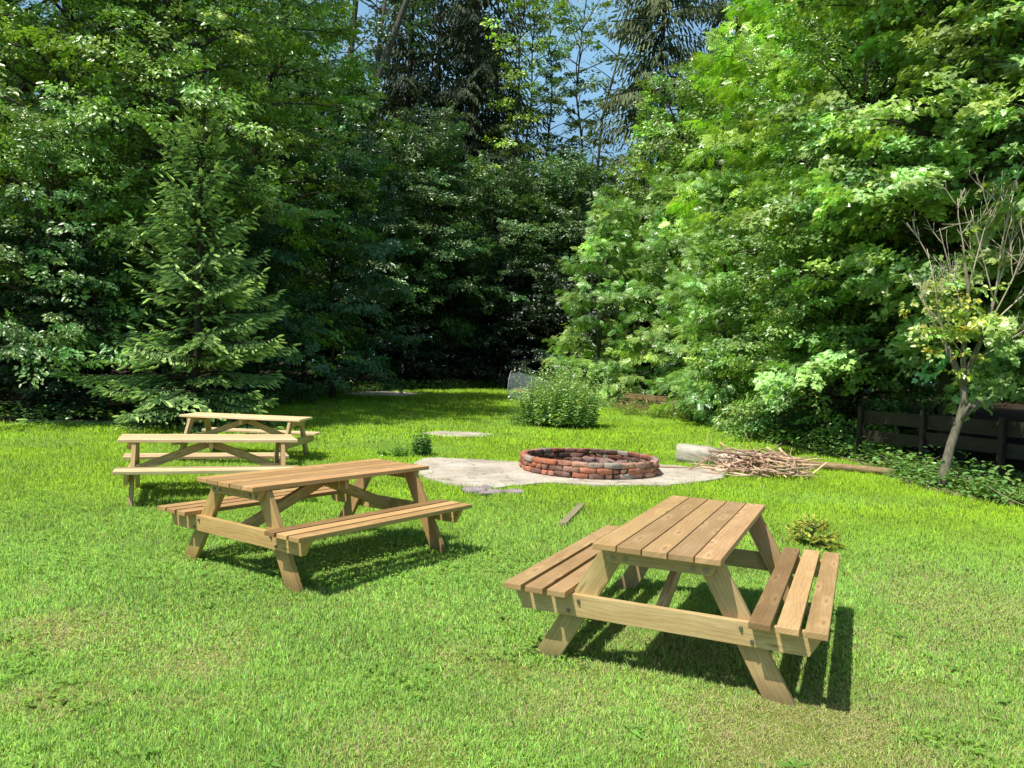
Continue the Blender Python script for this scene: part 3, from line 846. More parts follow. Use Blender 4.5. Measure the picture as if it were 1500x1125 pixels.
def fire_pit():
    rng = np.random.default_rng(9)
    cx, cy, Ro = 1.36, 13.3, 1.17
    T = empty('fire_pit', (cx, cy, .035 + g(cx, cy) * .5))
    tag(T, 'low round fire pit of dry laid old red bricks on the concrete slab', 'fire pit')
    nb = 28
    for crs in range(3):
        G = Geo()
        for k in range(nb):
            a = (k + .5 * (crs & 1)) * 2 * PI / nb + rng.normal(0, .006)
            r = Ro - .058 + rng.normal(0, .014)
            ln = 2 * PI * Ro / nb - .012 + rng.normal(0, .006)
            cc = brick_col(rng)
            rot = a + PI / 2 + rng.normal(0, .04)
            z = .041 + crs * .083 + rng.normal(0, .0015)
            if crs < 2 and rng.random() < .22:
                # two half bricks with a gap
                rough_block(G, rng, (r * math.cos(a - .06), r * math.sin(a - .06), z), (ln * .42, .112, .07), rot, cc, .005)
                rough_block(G, rng, (r * math.cos(a + .06), r * math.sin(a + .06), z), (ln * .40, .112, .07), rot, brick_col(rng), .005)
            else:
                if crs == 2 and math.cos(a) < .2: cc = cc * np.array([1.1, 1, .95])
                rough_block(G, rng, (r * math.cos(a), r * math.sin(a), z), (ln, .115, .080), rot, cc, .0055, rng.normal(0, .025))
        for v_, c_ in zip(G.v, G.c):      # soot on the inner faces
            rr_ = np.hypot(v_[:, 0], v_[:, 1]); c_ *= (1 - .68 * np.clip((Ro - .085 - rr_) / .03, 0, 1))[:, None]
        o = link('brick_course', G.mesh('brick_course'), M['brick'], T)
    # ash bed inside
    G = Geo()
    rr = np.linspace(0, Ro - .10, 12); th = np.arange(40) * 2 * PI / 40
    X = rr[:, None] * np.cos(th); Y = rr[:, None] * np.sin(th)
    Z = .02 + .05 * vnoise(X + 20, Y + 20, .25, 61) + .06 * np.clip(1 - rr / 1.0, 0, 1)[:, None]
    i = np.arange(11)[:, None] * 40; j = np.arange(40)[None]; j2 = (j + 1) % 40
    G.add(np.stack([X, Y, Z], -1).reshape(-1, 3), np.stack([i + j, i + 40 + j, i + 40 + j2, i + j2], -1).reshape(-1, 4))
    link('ash_bed', G.mesh('ash_bed', True), M['ash'], T)
    # loose bricks leaning inside against the far wall
    for k in range(9):
        a = R(98 - k * 13.5); r = .88 - .04 * (k % 2) + rng.normal(0, .015)
        G = Geo(); cc = np.array([.27, .15, .125]) * np.exp(rng.normal(0, .2))
        rough_block(G, rng, (0, 0, 0), (.205, .10, .085), a + PI / 2 + rng.normal(0, .12), cc, .010, rng.normal(0, .08))
        o = link('loose_brick', G.mesh('loose_brick'), M['brick'], None, (cx + r * math.cos(a), cy + r * math.sin(a), .10 + g(cx, cy) * .5 + rng.normal(0, .01)))
        tag(o, 'loose broken dull red brick lying inside the fire pit by the far rim', 'brick', 'loose bricks inside the fire pit')
    for k, (dx, dy, s, dz) in enumerate(((.55, .25, .15, .10), (.70, .05, .13, .10), (.30, .35, .16, .11), (.58, -.1, .14, .09), (.42, .05, .12, .10))):
        G = Geo()
        rough_block(G, rng, (0, 0, 0), (s * 1.2, s, s * .75), rng.uniform(0, 6), np.array([.40, .26, .22]) * np.exp(rng.normal(0, .15)), .016)
        o = link('rubble_stone', G.mesh('rubble_stone'), M['brick'], None, (cx + dx, cy + dy, dz))
        tag(o, 'pinkish lump of rubble in the ash inside the fire pit', 'stone', 'lumps of rubble in the fire pit')
fire_pit()

# ================================================================== STONES, PLANK, LOGS, STICKS
def stone(name, x, y, d, rz, label, group=None, seed=0, z=.02):
    rng = np.random.default_rng(seed)
    bm = bmesh.new(); bmesh.ops.create_icosphere(bm, subdivisions=3, radius=1)
    V = np.array([v.co[:] for v in bm.verts]); F = np.array([[v.index for v in f.verts] for f in bm.faces]); bm.free()
    V = np.sign(V) * np.abs(V) ** .75
    for q in range(6):
        n = unit(rng.normal(0, 1, 3)); k = V @ n; lim = rng.uniform(.62, .85)
        V -= np.maximum(k - lim, 0)[:, None] * n * .9
    V = V * np.array(d) / 2 + rng.normal(0, .004, V.shape)
    G = Geo(); G.add(V, F)
    o = link(name, G.mesh(name, False), M['stone'], None, (x, y, z + g(x, y)), rz)
    tag(o, label, 'stone', group); return o
stone('stone', -.46, 10.60, (.34, .26, .14), .2, 'broad flat mauve grey stone at the left of the little cluster by the slab corner', 'stones sunk in the grass', 1)
stone('stone', -.28, 10.82, (.26, .20, .13), .9, 'small mauve stone at the back of the cluster by the slab corner', 'stones sunk in the grass', 2)
stone('stone', -.16, 10.58, (.28, .22, .12), 2.2, 'rounded mauve stone at the middle front of the cluster by the slab corner', 'stones sunk in the grass', 3)
stone('stone', .06, 10.66, (.36, .16, .10), .1, 'long narrow grey stone at the right end of the cluster by the slab corner', 'stones sunk in the grass', 4)
stone('stone', -.30, 10.42, (.20, .14, .08), .4, 'smallest pale stone at the front of the cluster by the slab corner', 'stones sunk in the grass', 5)

rngw = np.random.default_rng(31)
bm = bmesh.new(); box(bm, (0, 0, .018), (1.45, .085, .05), (1, 0, 0), .006, (4.8, 4.9, 5.1), rngw)
o = bm_link('plank', bm, M['wood_old']); o.location = (.78, 9.25, 0); o.rotation_euler = (0, .01, math.atan2(1.45, .35))
tag(o, 'short weathered plank sunk in the grass between stones and nearest table', 'plank')

def log_mesh(L, r, sides, seed, taper=.9, rough=.08, flat=.0):
    rng = np.random.default_rng(seed); G = Geo(); k = 12
    s = np.linspace(0, 1, k); th = np.arange(sides) * 2 * PI / sides
    prof = 1 + rng.normal(0, rough, sides)
    rad = r * (1 + (taper - 1) * s)[:, None] * prof[None] * (1 + rng.normal(0, rough * .35, (k, sides)))
    Y = rad * np.cos(th); Z = rad * np.sin(th) * (1 - flat)
    X = np.repeat((s * L - L / 2)[:, None], sides, 1)
    X[0] += rng.normal(0, .01, sides) - .10 * np.sin(th) * r / .1 * .3
    V = np.stack([X, Y, Z], -1).reshape(-1, 3)
    i = np.arange(k - 1)[:, None] * sides; j = np.arange(sides)[None]; j2 = (j + 1) % sides
    F = np.stack([i + j, i + sides + j, i + sides + j2, i + j2], -1).reshape(-1, 4)
    G.add(V, [F, np.arange(sides)[None], (np.arange(sides) + (k - 1) * sides)[None, ::-1]])
    return G.mesh('log')
G = Geo(); rough_block(G, np.random.default_rng(3), (0, 0, 0), (.78, .46, .30), 0, (1, 1, 1), .012); o = link('log', G.mesh('log'), M['pale_log'], None, (3.60, 14.95, .20)); o.rotation_euler = (.12, .07, -.36)
tag(o, 'thick pale hewn block of wood lying beside the fire pit slab', 'log')
G = Geo(); rough_block(G, np.random.default_rng(4), (0, 0, 0), (.62, .44, .22), 0, (1, 1, 1), .010); o = link('log', G.mesh('log'), M['pale_log'], None, (4.22, 14.64, .17)); o.rotation_euler = (.25, -.04, -.50)
tag(o, 'lower pale hewn block touching the back of the stick pile', 'log')
o = link('log', log_mesh(1.65, .068, 12, 5, 1.0, .03), M['bark_log'], None, (6.22, 14.45, .12)); o.rotation_euler = (0, .02, -.40)
tag(o, 'long straight tan bark covered log lying right of the stick pile', 'log')

def stick_mesh(rng, L, r, bend=.10, fork=False):
    G = Geo(); k = 7; s = np.linspace(-.5, .5, k)
    pts = np.stack([s * L, np.cumsum(rng.normal(0, bend * L / k, k)), np.cumsum(rng.normal(0, bend * .5 * L / k, k))], 1)
    pts -= pts.mean(0)
    cc = np.array([.78, .58, .40]) * np.exp(rng.normal(0, .26)) * np.array([1, np.exp(rng.normal(0, .06)), np.exp(rng.normal(0, .12))])
    tube(G, pts, r * np.linspace(1, .6, k), 7, cc)
    if fork:
        p = pts[4]; d = np.array([.3, .35 * rng.choice([-1, 1]), .15]) * L
        tube(G, np.array([p, p + d * .5, p + d]), [r * .7, r * .5, r * .3], 6, cc)
    return G.mesh('stick', True)
rng = np.random.default_rng(42)
def pile_h(x, y):
    return .27 * math.exp(-((x - 4.3) / .75) ** 2 - ((y - 13.85) / .65) ** 2) + .22 * math.exp(-((x - 4.9) / .5) ** 2 - ((y - 13.6) / .6) ** 2)
protos = [stick_mesh(rng, L, r, b, fk) for L, r, b, fk in ((1.0, .017, .22, False), (.75, .013, .25, True), (.55, .022, .10, False), (.45, .016, .15, False), (.8, .012, .3, True), (.6, .024, .08, False), (.5, .011, .25, True),
                                                          (1.15, .019, .2, False), (.38, .020, .05, False), (.8, .016, .25, True), (.6, .012, .3, False), (.5, .018, .12, True))]
for k in range(150):
    while True:
        x = 4.42 + rng.normal(0, .48); y = 13.85 + rng.normal(0, .48)
        if 3.6 < x < 5.45 and 13.0 < y < 15.2: break
    h = pile_h(x, y); z = .05 + g(x, y) + h * rng.uniform(.1, 1.0)
    me = protos[k % len(protos)]
    o = link('stick', me, M['stick'], None, (x, y, z))
    az = rng.normal(0.1, 1.0) + (PI if rng.random() < .5 else 0)
    o.rotation_euler = (rng.uniform(0, 6.28), rng.normal(0, .16) + (rng.choice([-1, 1]) * .22 if rng.random() < .15 else 0), az)
    v = np.exp(rng.normal(0, .22)); o.color = (v * 1.0, v * rng.uniform(.85, 1.0), v * rng.uniform(.75, 1.0), 1)
    tag(o, 'bare dry stick lying in the tangled heap beside the fire pit', 'stick', 'sticks in the heap beside the fire pit')
for (L, r, loc, rot, cl, lab) in (
    (1.6, .024, (4.25, 13.55, .36), (0, .07, -.02), (1.25, 1.15, 1.0), 'long smooth curved stick lying across the top front of the heap'),
    (.6, .026, (4.85, 14.1, .30), (0, .6, .3), (1.5, 1.5, 1.5), 'short thick pale stick poking up at the right of the heap'),
    (.55, .020, (4.98, 13.9, .30), (0, .7, .1), (1.35, 1.25, 1.1), 'pale stick leaning up beside the thick pale one in the heap'),
    (.8, .018, (4.1, 14.1, .30), (0, .6, .1), (1.2, 1.05, .9), 'thin pale stick slanting up at the middle back of the heap'),
    (1.1, .014, (3.55, 14.1, .20), (0, -.30, .62), (.75, .68, .6), 'dark forked stick leaning against the thick pale block'),
    (.8, .015, (2.95, 13.95, .07), (0, .0, .2), (.85, .75, .65), 'thin dark stick lying apart on the bare concrete left of the heap'),
    (.5, .022, (5.25, 13.35, .17), (0, -.6, .3), (1.25, 1.15, 1.0), 'crooked stick raised at the right front corner of the heap'),
    (1.5, .012, (5.6, 14.9, .09), (0, .02, -.10), (1.2, 1.05, .85), 'long thin straight stick lying in grass behind the tan log'),
):
    me = stick_mesh(rng, L, r, .10 if L > 1.5 else .06, 'forked' in lab)
    o = link('stick', me, M['stick'], None, loc); o.rotation_euler = rot; o.color = (*cl, 1)
    tag(o, lab, 'stick', 'sticks in the heap beside the fire pit')

# ================================================================== FENCE (right), OLD BOARDS
def fence():
    rngf = np.random.default_rng(8)
    A = np.array([7.05, 18.3]); B = np.array([9.9, 10.8]); d = B - A; Ln = np.linalg.norm(d); d = d / Ln
    T = empty('plank_fence', (A[0], A[1], 0), math.atan2(d[1], d[0]))
    tag(T, 'old dark plank fence of two wide boards in deep shade under the maple', 'fence')
    px = [1.5, 3.1, 4.75, 6.6, 8.0]
    for p in px:
        bm = bmesh.new(); box(bm, (p, -.06, .52), (.09, .09, 1.36), (0, 0, 1), .008, (1, 1, 1), rngf); bm_link('post', bm, M['wood_old'], T)
    for zc, h in ((.98, .29), (.62, .25)):
        for a, b in zip(px[:-1], px[1:]):
            bm = bmesh.new()
            box(bm, ((a + b) / 2, .012 + rngf.normal(0, .003), zc + rngf.normal(0, .02)), (b - a - .01, .032, h * rngf.uniform(.88, 1.05)), (1, 0, 0), .006, (1, 1, 1), rngf)
            bm_link('board', bm, M['wood_old'], T)
fence()
rngb = np.random.default_rng(18)
for k, (x, y, z, L, hh, rz, ry, lab) in enumerate((
    (4.35, 28.9, .42, 1.6, .22, -.9, .05, 'rotting grey board lying on edge left of the fallen boards under the saplings'),
    (4.9, 27.8, .50, 1.7, .24, -1.0, -.06, 'brown rotting board leaning in the middle behind the yellow green grass tufts'),
    (5.55, 26.6, .42, 1.5, .20, -.8, .10, 'dark broken board lying nearest the leafy shrub at the lawn edge'),
    (4.9, 28.6, .85, 2.0, .18, -.9, .02, 'upper grey board of the collapsed edging under the saplings'))):
    bm = bmesh.new(); box(bm, (0, 0, 0), (L, .05, hh), (1, 0, 0), .01, (5, 4.2, 3.5), rngb)
    o = bm_link('board', bm, M['wood_old']); o.location = (x, y, z); o.rotation_euler = (.15, ry, rz)
    tag(o, lab, 'board', 'collapsed boards at the lawn edge')

# ================================================================== CLEAR PLASTIC COVER WITH TIMBER
def plastic():
    T = empty('cloche', (.95, 31.4, g(.95, 31.4)), -.25)
    tag(T, 'clear plastic tunnel cover standing open over timber behind the weed bush', 'plastic cover')
    G = Geo(); n, m = 16, 12; L = 2.0
    th = np.linspace(-.15, PI + .15, n); xs = np.linspace(-L / 2, L / 2, m)
    for_v = []
    for a in th:
        for x in xs:
            rr = .62 * (1 + .05 * math.sin(5 * a + 3 * x)) * (1.0 - .22 * x)
            for_v.append((x, -rr * math.cos(a) * .75, .12 + 1.45 * rr * max(0, math.sin(a)) ** .8 + .03 * math.sin(7 * x)))
    i = np.arange(n - 1)[:, None] * m; j = np.arange(m - 1)[None]
    G.add(np.array(for_v), np.stack([i + j, i + j + 1, i + m + j + 1, i + m + j], -1).reshape(-1, 4))
    link('sheet', G.mesh('sheet', True), M['clear'], T)
    for x in (-L / 2, -.1, L / 2 - .05):
        G = Geo(); rr = .63 * (1.0 - .22 * x)
        tube(G, [(x, -rr * math.cos(a) * .75, .12 + 1.45 * rr * max(0, math.sin(a)) ** .8) for a in np.linspace(0, PI, 17)], .016, 6, (.55, .56, .55))
        link('hoop', G.mesh('hoop', True), M['stick'], T)
    for k, (dx, dy, dz, L2, tn, lab) in enumerate(((-.1, -.15, .42, 1.5, (11, 9, 6.5), 'pale sawn beam lying on top inside the clear plastic cover'), (.0, -.10, .22, 1.6, (6, 5.5, 5), 'grey beam lying at the bottom inside the clear plastic cover'), (.55, -.2, .26, .5, (11, 8, 3.2), 'short yellowish timber block at the right end of the plastic cover'))):
        bm = bmesh.new(); box(bm, (0, 0, 0), (L2, .16, .16), (1, 0, 0), .01, tn, rngb)
        o = bm_link('timber', bm, M['wood_old']); o.location = (.95 + dx, 31.3 + dy, g(0, 31.4) + dz); o.rotation_euler = (0, .06, -.25)
        tag(o, lab, 'timber', 'timbers under the plastic cover')
plastic()

# ================================================================== HERBS, BUSHES, UNDERGROWTH
def herb(seed, n, rx, ry, h, leafsz, lc, lps=22, tm='narrow', spread=.12, ws=1.0, outw=.5):
    rng = np.random.default_rng(seed); GS = Geo(); GL = Geo()
    P = []; D = []; N = []; S = []
    for k in range(n):
        r = math.sqrt(rng.random()); a = rng.uniform(0, 2 * PI)
        b = np.array([r * rx * math.cos(a), r * ry * math.sin(a), 0.])
        hh = h * (1 - .42 * r * r) * rng.uniform(.6, 1.12)
        tip = b + np.array([b[0] * outw * .5 + rng.normal(0, spread), b[1] * outw * .5 + rng.normal(0, spread), hh])
        mid = (b + tip) / 2 + np.array([0, 0, .05 * hh])
        tube(GS, np.array([b - [0, 0, .05], mid, tip]), [.006, .005, .002], 3, (.12, .2, .06), cap=False)
        t = np.linspace(.12, 1, lps)
        pos = b + (tip - b) * t[:, None]
        aa = np.arange(lps) * 2.4 + rng.random() * 6
        el = rng.normal(.15, .3, lps)
        P.append(pos); D.append(np.stack([np.cos(aa), np.sin(aa), el], 1)); N.append(np.tile([0, 0, 1.], (lps, 1)) + rng.normal(0, .35, (lps, 3)))
        S.append(leafsz * (1.15 - .6 * t) * rng.uniform(.7, 1.2, lps))
    P = np.concatenate(P); D = np.concatenate(D); N = np.concatenate(N); S = np.concatenate(S)
    C = leafcol(rng, len(P), lc, .2, .12)
    leaves(GL, P, D, N, S, tm, C, ws)
    return GS.mesh('stems'), GL.mesh('leaves')
def plant(name, meshes, x, y, label, cat, group=None, rz=0, sc=1.0, tint=(1, 1, 1)):
    return plant_tree(name, meshes, x, y, label, cat, group, 'stick', 'leaf_broad', rz, sc, tint, 'leaves', 'stems')

plant('weed_bush', herb(1, 300, .95, .85, 1.75, .15, (.42, .60, .23), 28, 'narrow', .12, 2.3), 1.35, 21.2, 'tall dense bush of upright light green weeds on the lawn behind the fire pit', 'bush')
plant('weed_clump', herb(2, 40, .45, .4, .7, .12, (.21, .37, .1), 16), .35, 20.9, 'low sprawling weeds at the left foot of the tall weed bush', 'weeds')
plant('weed_clump', herb(3, 26, .16, .15, .55, .11, (.12, .26, .07), 18, 'diamond', .04), -1.62, 14.35, 'dark pointed nettle clump at the far left corner of the slab', 'weeds')
plant('weed_clump', herb(4, 40, .42, .22, .32, .11, (.17, .34, .08), 12, 'diamond', .08), -2.05, 14.2, 'low broad leaved weeds left of the nettle clump by the slab', 'weeds', None, 0, .7, (1.3, 1.25, .9))
hb = herb(5, 46, .5, .5, .55, .12, (.085, .18, .05), 12, 'diamond', .1)
hb2 = herb(6, 60, .6, .5, .8, .15, (.13, .26, .09), 14, 'diamond', .12)
hb3 = herb(7, 70, .5, .45, .38, .22, (.33, .42, .08), 6, 'narrow', .18, .5, 1.4)
for k, (x, y, s) in enumerate(((4.55, 26.3, 1.3), (4.3, 28.2, 1.2), (5.1, 25.4, 1.0))):
    plant('grass_tuft', hb3, x, y, ('arching yellow green grass tuft nearest the middle fallen board', 'arching yellow green grass tuft left of the fallen boards', 'small yellow green grass tuft in front of the darkest board')[k], 'grass tuft', 'grass tufts by the fallen boards', k * 1.3, s)
def undergrowth():
    """nettles and seedlings along the whole shaded lawn edge"""
    rng = np.random.default_rng(66); G = Geo()
    pts = LAWN[1:22]
    P = []
    for (x1, y1), (x2, y2) in zip(pts[:-1], pts[1:]):
        L = math.hypot(x2 - x1, y2 - y1); n = int(L * 26)
        t = rng.random(n); off = np.abs(rng.normal(.25, .6, n)) - .15
        nx, ny = -(y2 - y1) / L, (x2 - x1) / L
        P.append(np.stack([x1 + (x2 - x1) * t + nx * off, y1 + (y2 - y1) * t + ny * off, np.full(n, .0)], 1))
    P = np.concatenate(P); P = P[(P[:, 0] > -8.3) | (rng.random(len(P)) < .6)]
    # ground cover mat right, round the leaning tree
    n = 520
    Q = np.stack([rng.uniform(6.2, 9.8, n), rng.uniform(9.6, 14.6, n), np.zeros(n)], 1)
    k = ~inpoly(Q[:, 0] + .25, Q[:, 1] + .1, LAWN); P2 = Q[k]
    for base, hm, nl, sz in ((P, .42, 12, .11), (P2, .20, 10, .085)):
        for b in base:
            hh = hm * rng.uniform(.3, 1.25); kk = nl
            t = rng.uniform(.25, 1, kk); a = rng.uniform(0, 2 * PI, kk)
            r = rng.uniform(.0, .22, kk)
            p = np.stack([b[0] + r * np.cos(a), b[1] + r * np.sin(a), gz(b[0], b[1]) + hh * t], 1)
            leaves(G, p, np.stack([np.cos(a), np.sin(a), rng.normal(0, .3, kk)], 1), np.tile([0, 0, 1.], (kk, 1)) + rng.normal(0, .3, (kk, 3)),
                   sz * rng.uniform(.6, 1.2, kk), 'ovate', leafcol(rng, kk, (.19, .34, .09), .2, .15))
    o = link('undergrowth', G.mesh('undergrowth'), M['leaf_broad']); tag(o, 'low nettles and seedlings growing along the shaded edge of the lawn', 'undergrowth', kind='stuff')
    # litter: twigs and dead leaves at the right edge
    G = Geo(); n = 2600
    x = rng.uniform(5.8, 10, n); y = rng.uniform(9.8, 19, n); k = ~inpoly(x + .35, y, LAWN); x, y = x[k], y[k]; n = len(x)
    leaves(G, np.stack([x, y, gz(x, y) + rng.uniform(.01, .04, n)], 1), np.stack([rng.normal(0, 1, n), rng.normal(0, 1, n), rng.normal(0, .2, n)], 1),
           np.tile([0, 0, 1.], (n, 1)) + rng.normal(0, .3, (n, 3)), rng.uniform(.04, .11, n), 'ovate', leafcol(rng, n, (.30, .20, .11), .3, .08))
    n = 1500; x = rng.uniform(3.7, 6.4, n); y = 30.6 - (x - 3.7) * 1.75 + rng.normal(.2, .55, n)
    leaves(G, np.stack([x, y, gz(x, y) + np.abs(rng.normal(0, .28, n))], 1), np.stack([rng.normal(0, 1, n), rng.normal(0, 1, n), rng.normal(-.3, .5, n)], 1),
           np.tile([0, -.6, .6], (n, 1)) + rng.normal(0, .4, (n, 3)), rng.uniform(.08, .26, n), 'narrow', leafcol(rng, n, (.26, .165, .10), .35, .08))
    for q in range(110):
        X = rng.uniform(6.6, 9.6); Y = rng.uniform(10.2, 15.5)
        if inpoly(np.array([X + .2]), np.array([Y]), LAWN)[0]: continue
        a = rng.uniform(0, PI); L = rng.uniform(.2, .8)
        d = np.array([math.cos(a), math.sin(a), rng.uniform(0, .5)]) * L
        p = np.array([X, Y, g(X, Y) + .03]); tube(G, np.array([p, p + d * .5 + rng.normal(0, .04, 3) * L, p + d]), [.009, .007, .003], 4, np.array([.36, .29, .21]) * rng.uniform(.5, 1.1))
    o = link('leaf_litter', G.mesh('leaf_litter'), M['flower']); tag(o, 'dead leaves and fallen twigs on bare soil along the right lawn edge', 'leaf litter', kind='stuff')
undergrowth()

# spruce seedling behind the near table
sm = spruce(91, .46, .05, .42, .11, (.44, .52, .10), .07, 6, .7, .0, 0, .009, (.70, .70, .14), .035, .2)
plant_tree('spruce_seedling', sm, 3.18, 8.1, 'tiny spruce seedling with yellow green new shoots behind the nearest table', 'tree seedling', None, 'bark', 'needle', 0, .46)

# ================================================================== LEANING HALF-DEAD TREE (right)
def dead_tree():
    rng = np.random.default_rng(21); GT = Geo(); GD = Geo(); GC = Geo()
    T = empty('leaning_tree', (7.06, 12.76, g(7.06, 12.76)))
    tag(T, 'small leaning half dead tree with bare twigs and a yellow green tuft before the maple', 'tree')
    w = lambda *p: np.array(p, float)
    trunk = w((0, 0, -.1), (.04, 0, .3), (.14, .02, .75), (.26, .03, 1.15), (.33, .03, 1.45), (.28, .02, 1.72))
    tube(GT, trunk, [.105, .080, .070, .064, .058, .054], 12)
    tube(GT, w((.30, .02, 1.18), (.40, -.03, 1.32), (.52, -.06, 1.47)), [.05, .042, .038], 9, (1.9, 1.8, 1.65))
    tube(GT, w((.27, -.03, 1.15), (.30, -.06, 1.3), (.36, -.08, 1.42)), [.035, .03, .02], 7)
    A = w((.28, .02, 1.70), (.12, 0, 2.05), (-.02, 0, 2.32)); tube(GT, A, [.058, .05, .045], 9)
    B = w((.28, .02, 1.70), (.42, .05, 2.1), (.62, .06, 2.6), (.74, .06, 3.1)); tube(GT, B, [.05, .042, .035, .026], 8)
    Cc = w((.30, 0, 1.72), (.27, .04, 2.2), (.30, .02, 2.8), (.28, 0, 3.3), (.2, 0, 3.7)); tube(GT, Cc, [.048, .042, .036, .028, .018], 8)
    def twig(p, d, L, r, lvl):
        k = 5; s = np.linspace(0, 1, k)
        d = d / np.linalg.norm(d)
        pts = p + d * (s * L)[:, None] + np.cumsum(rng.normal(0, .035 * L, (k, 3)), 0) * s[:, None]
        pts[:, 2] += .12 * L * s ** 2
        tube(GD, pts, r * .72 * (1 - .75 * s) + .002, 5, np.array([.54, .45, .34]) * rng.uniform(.75, 1.2))
        if lvl:
            for q in range(4):
                f = rng.uniform(.25, .95); pp = np.array([np.interp(f, s, pts[:, c]) for c in range(3)])
                twig(pp, d + rng.normal(0, .45, 3) + [0, 0, .25], L * rng.uniform(.3, .55), r * .55, lvl - 1)
    for p, d, L, r in ((A[-1], (-.25, .1, 1), 1.5, .022), (A[1], (-.5, 0, .9), 1.1, .016), (Cc[-1], (-.1, 0, 1), 1.0, .016), (Cc[2], (-.45, .1, 1), 1.3, .016), (Cc[3], (.2, -.1, 1), 1.2, .014),
                       (B[-1], (.05, 0, 1), 1.7, .022), (B[-1], (.45, .1, 1), 1.5, .018), (B[2], (.8, 0, .8), 1.6, .018), (B[2], (.35, -.2, 1), 1.7, .018), (B[1], (1.0, .1, .55), 1.5, .016), (B[-1], (-.15, .1, 1), 1.4, .016), (Cc[1], (-.8, -.2, .9), 1.0, .012)):
        twig(np.array(p), np.array(d, float), L, r, 2)
    n = 62; O = np.stack([rng.normal(.0, .27, n), rng.normal(-.05, .25, n), rng.normal(2.75, .42, n)], 1)
    D = np.stack([rng.normal(-.15, 1, n), rng.normal(-.3, 1, n), rng.normal(.2, .5, n)], 1)
    sprays(GC, rng, O, D, rng.uniform(.22, .42, n), 16, 'ovate', .085, (.36, .43, .10), .5, .4, .5, .5, .2, (.5, .42, .16), .2, .2)
    link('trunk', GT.mesh('trunk', True), M['bark_pale'], T)
    link('dead_twigs', GD.mesh('dead_twigs', True), M['flower'], T)
    link('leaf_tuft', GC.mesh('leaf_tuft'), M['leaf_broad'], T)
dead_tree()

# ================================================================== TREES
DEEP = (.165, .25, .05)
wall = lambda f: 1.0 - .35 * f ** 2 if f > .12 else .75 + 2 * f
# --- left group
sp = spruce(11, 7.9, .1, 2.05, .19, (.24, .39, .13), .27, 11, 1.12, .16, .08, .11, (.60, .78, .28), .11, .56, .85)
plant_tree('spruce', sp, -7.3, 17.9, 'bushy young spruce reaching the ground, standing behind the farthest picnic table', 'spruce', None, 'bark_spruce', 'needle')
lt = broadleaf(12, 17, 1.6, 4.6, 74, 'ovate', .145, DEEP, 46, wall, .24, (.20, .33, .05))
plant_tree('broadleaf_tree', lt, -12.6, 21.2, 'tall dark leafed tree filling the upper left corner of the wood', 'tree')
lt2 = broadleaf(44, 18, 5.0, 4.4, 74, 'ovate', .15, DEEP, 46, wall, .24, (.20, .33, .05))
plant_tree('broadleaf_tree', lt2, -8.9, 20.4, 'tall dark tree rising straight behind the bushy young spruce', 'tree', None, 'bark', 'leaf_broad', 2.1, 1.0, (1.05, 1.05, .95))
sh = broadleaf(13, 6.6, 1.3, 2.7, 44, 'ovate', .135, (.18, .30, .09), 46, wall, .09, (.22, .36, .08))
plant_tree('hornbeam_shrub', sh, -11.6, 18.9, 'leafy shrub tree left of the young spruce at the lawn edge', 'tree')
lm = broadleaf(14, 19, 2.2, 4.1, 80, 'ovate', .16, (.19, .32, .055), 46, wall, .26, (.27, .42, .05))
plant_tree('broadleaf_tree', lm, -9.2, 28.2, 'tall tree with lime green sunlit top between the spruce and the gap of sky', 'tree')
dk = broadleaf(15, 8.4, .7, 3.0, 48, 'ovate', .16, (.085, .18, .07), 42, wall, .1)
plant_tree('maple_sapling', dk, -6.6, 29.0, 'dark drooping young maple at the shaded left edge of the far lawn', 'tree', None, 'bark', 'leaf_broad', 0, 1.0, (.7, .75, .8))  # tint on both young maples paints shade into the leaf colour
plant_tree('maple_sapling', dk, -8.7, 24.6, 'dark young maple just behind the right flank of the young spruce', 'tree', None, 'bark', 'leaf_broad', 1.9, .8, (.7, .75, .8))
# --- centre
md = broadleaf(16, 15, 3.2, 4.6, 74, 'ovate', .22, (.12, .22, .065), 42, lambda f: (1 - .55 * f ** 1.5) * (.7 + .3 * min(1, f * 6)), .2, (.20, .33, .08), spl=(.8, 1.35))
CT = [(-5.6, 41.5, 0, .90, 'tree with layered boughs at the left of the dark hollow behind the lawn'),
      (-1.2, 45.0, 1.2, .82, 'layered bough tree in the middle of the dark hollow, below the tall spruces'),
      (3.2, 45.5, 2.5, .84, 'layered bough tree right of the dark hollow, below the gap of sky'),
      (-9.6, 38.5, 3.9, 1.0, 'layered bough tree behind the dark young maple at the far left lawn edge')]
for x, y, rz, s, lab in CT: plant_tree('broadleaf_tree', md, x, y, lab, 'tree', None, 'bark', 'leaf_broad', rz, s, (.72, .74, .74))  # tint darkens the leaves to stand for the hollow's shade
low = broadleaf(17, 6.0, .25, 2.6, 40, 'ovate', .19, (.07, .15, .05), 40, wall, .08)
UL = [(-7.6, 36.5, 0, .9), (-3.6, 42.5, 1, 1.0), (-.6, 44.2, 2, 1.0), (2.2, 41.5, 3, .95), (4.8, 37.5, 4, 1.0), (-5.6, 39.6, 5, .8)]
for x, y, rz, s, lab in ((-10.1, 19.4, 1, .62, 'dark leafy shrub filling the shade just left of the young spruce'), (-12.0, 19.8, 3, .7, 'dark leafy shrub under the hornbeam at the far left lawn edge'), (-14.2, 19.6, 5, .7, 'dark leafy shrub cut by the left border of the photo')):
    plant_tree('understorey_shrub', low, x, y, lab, 'shrub', None, 'bark', 'leaf_broad', rz, s, (.55, .6, .6))  # tint paints the shade of the wood edge into these shrubs
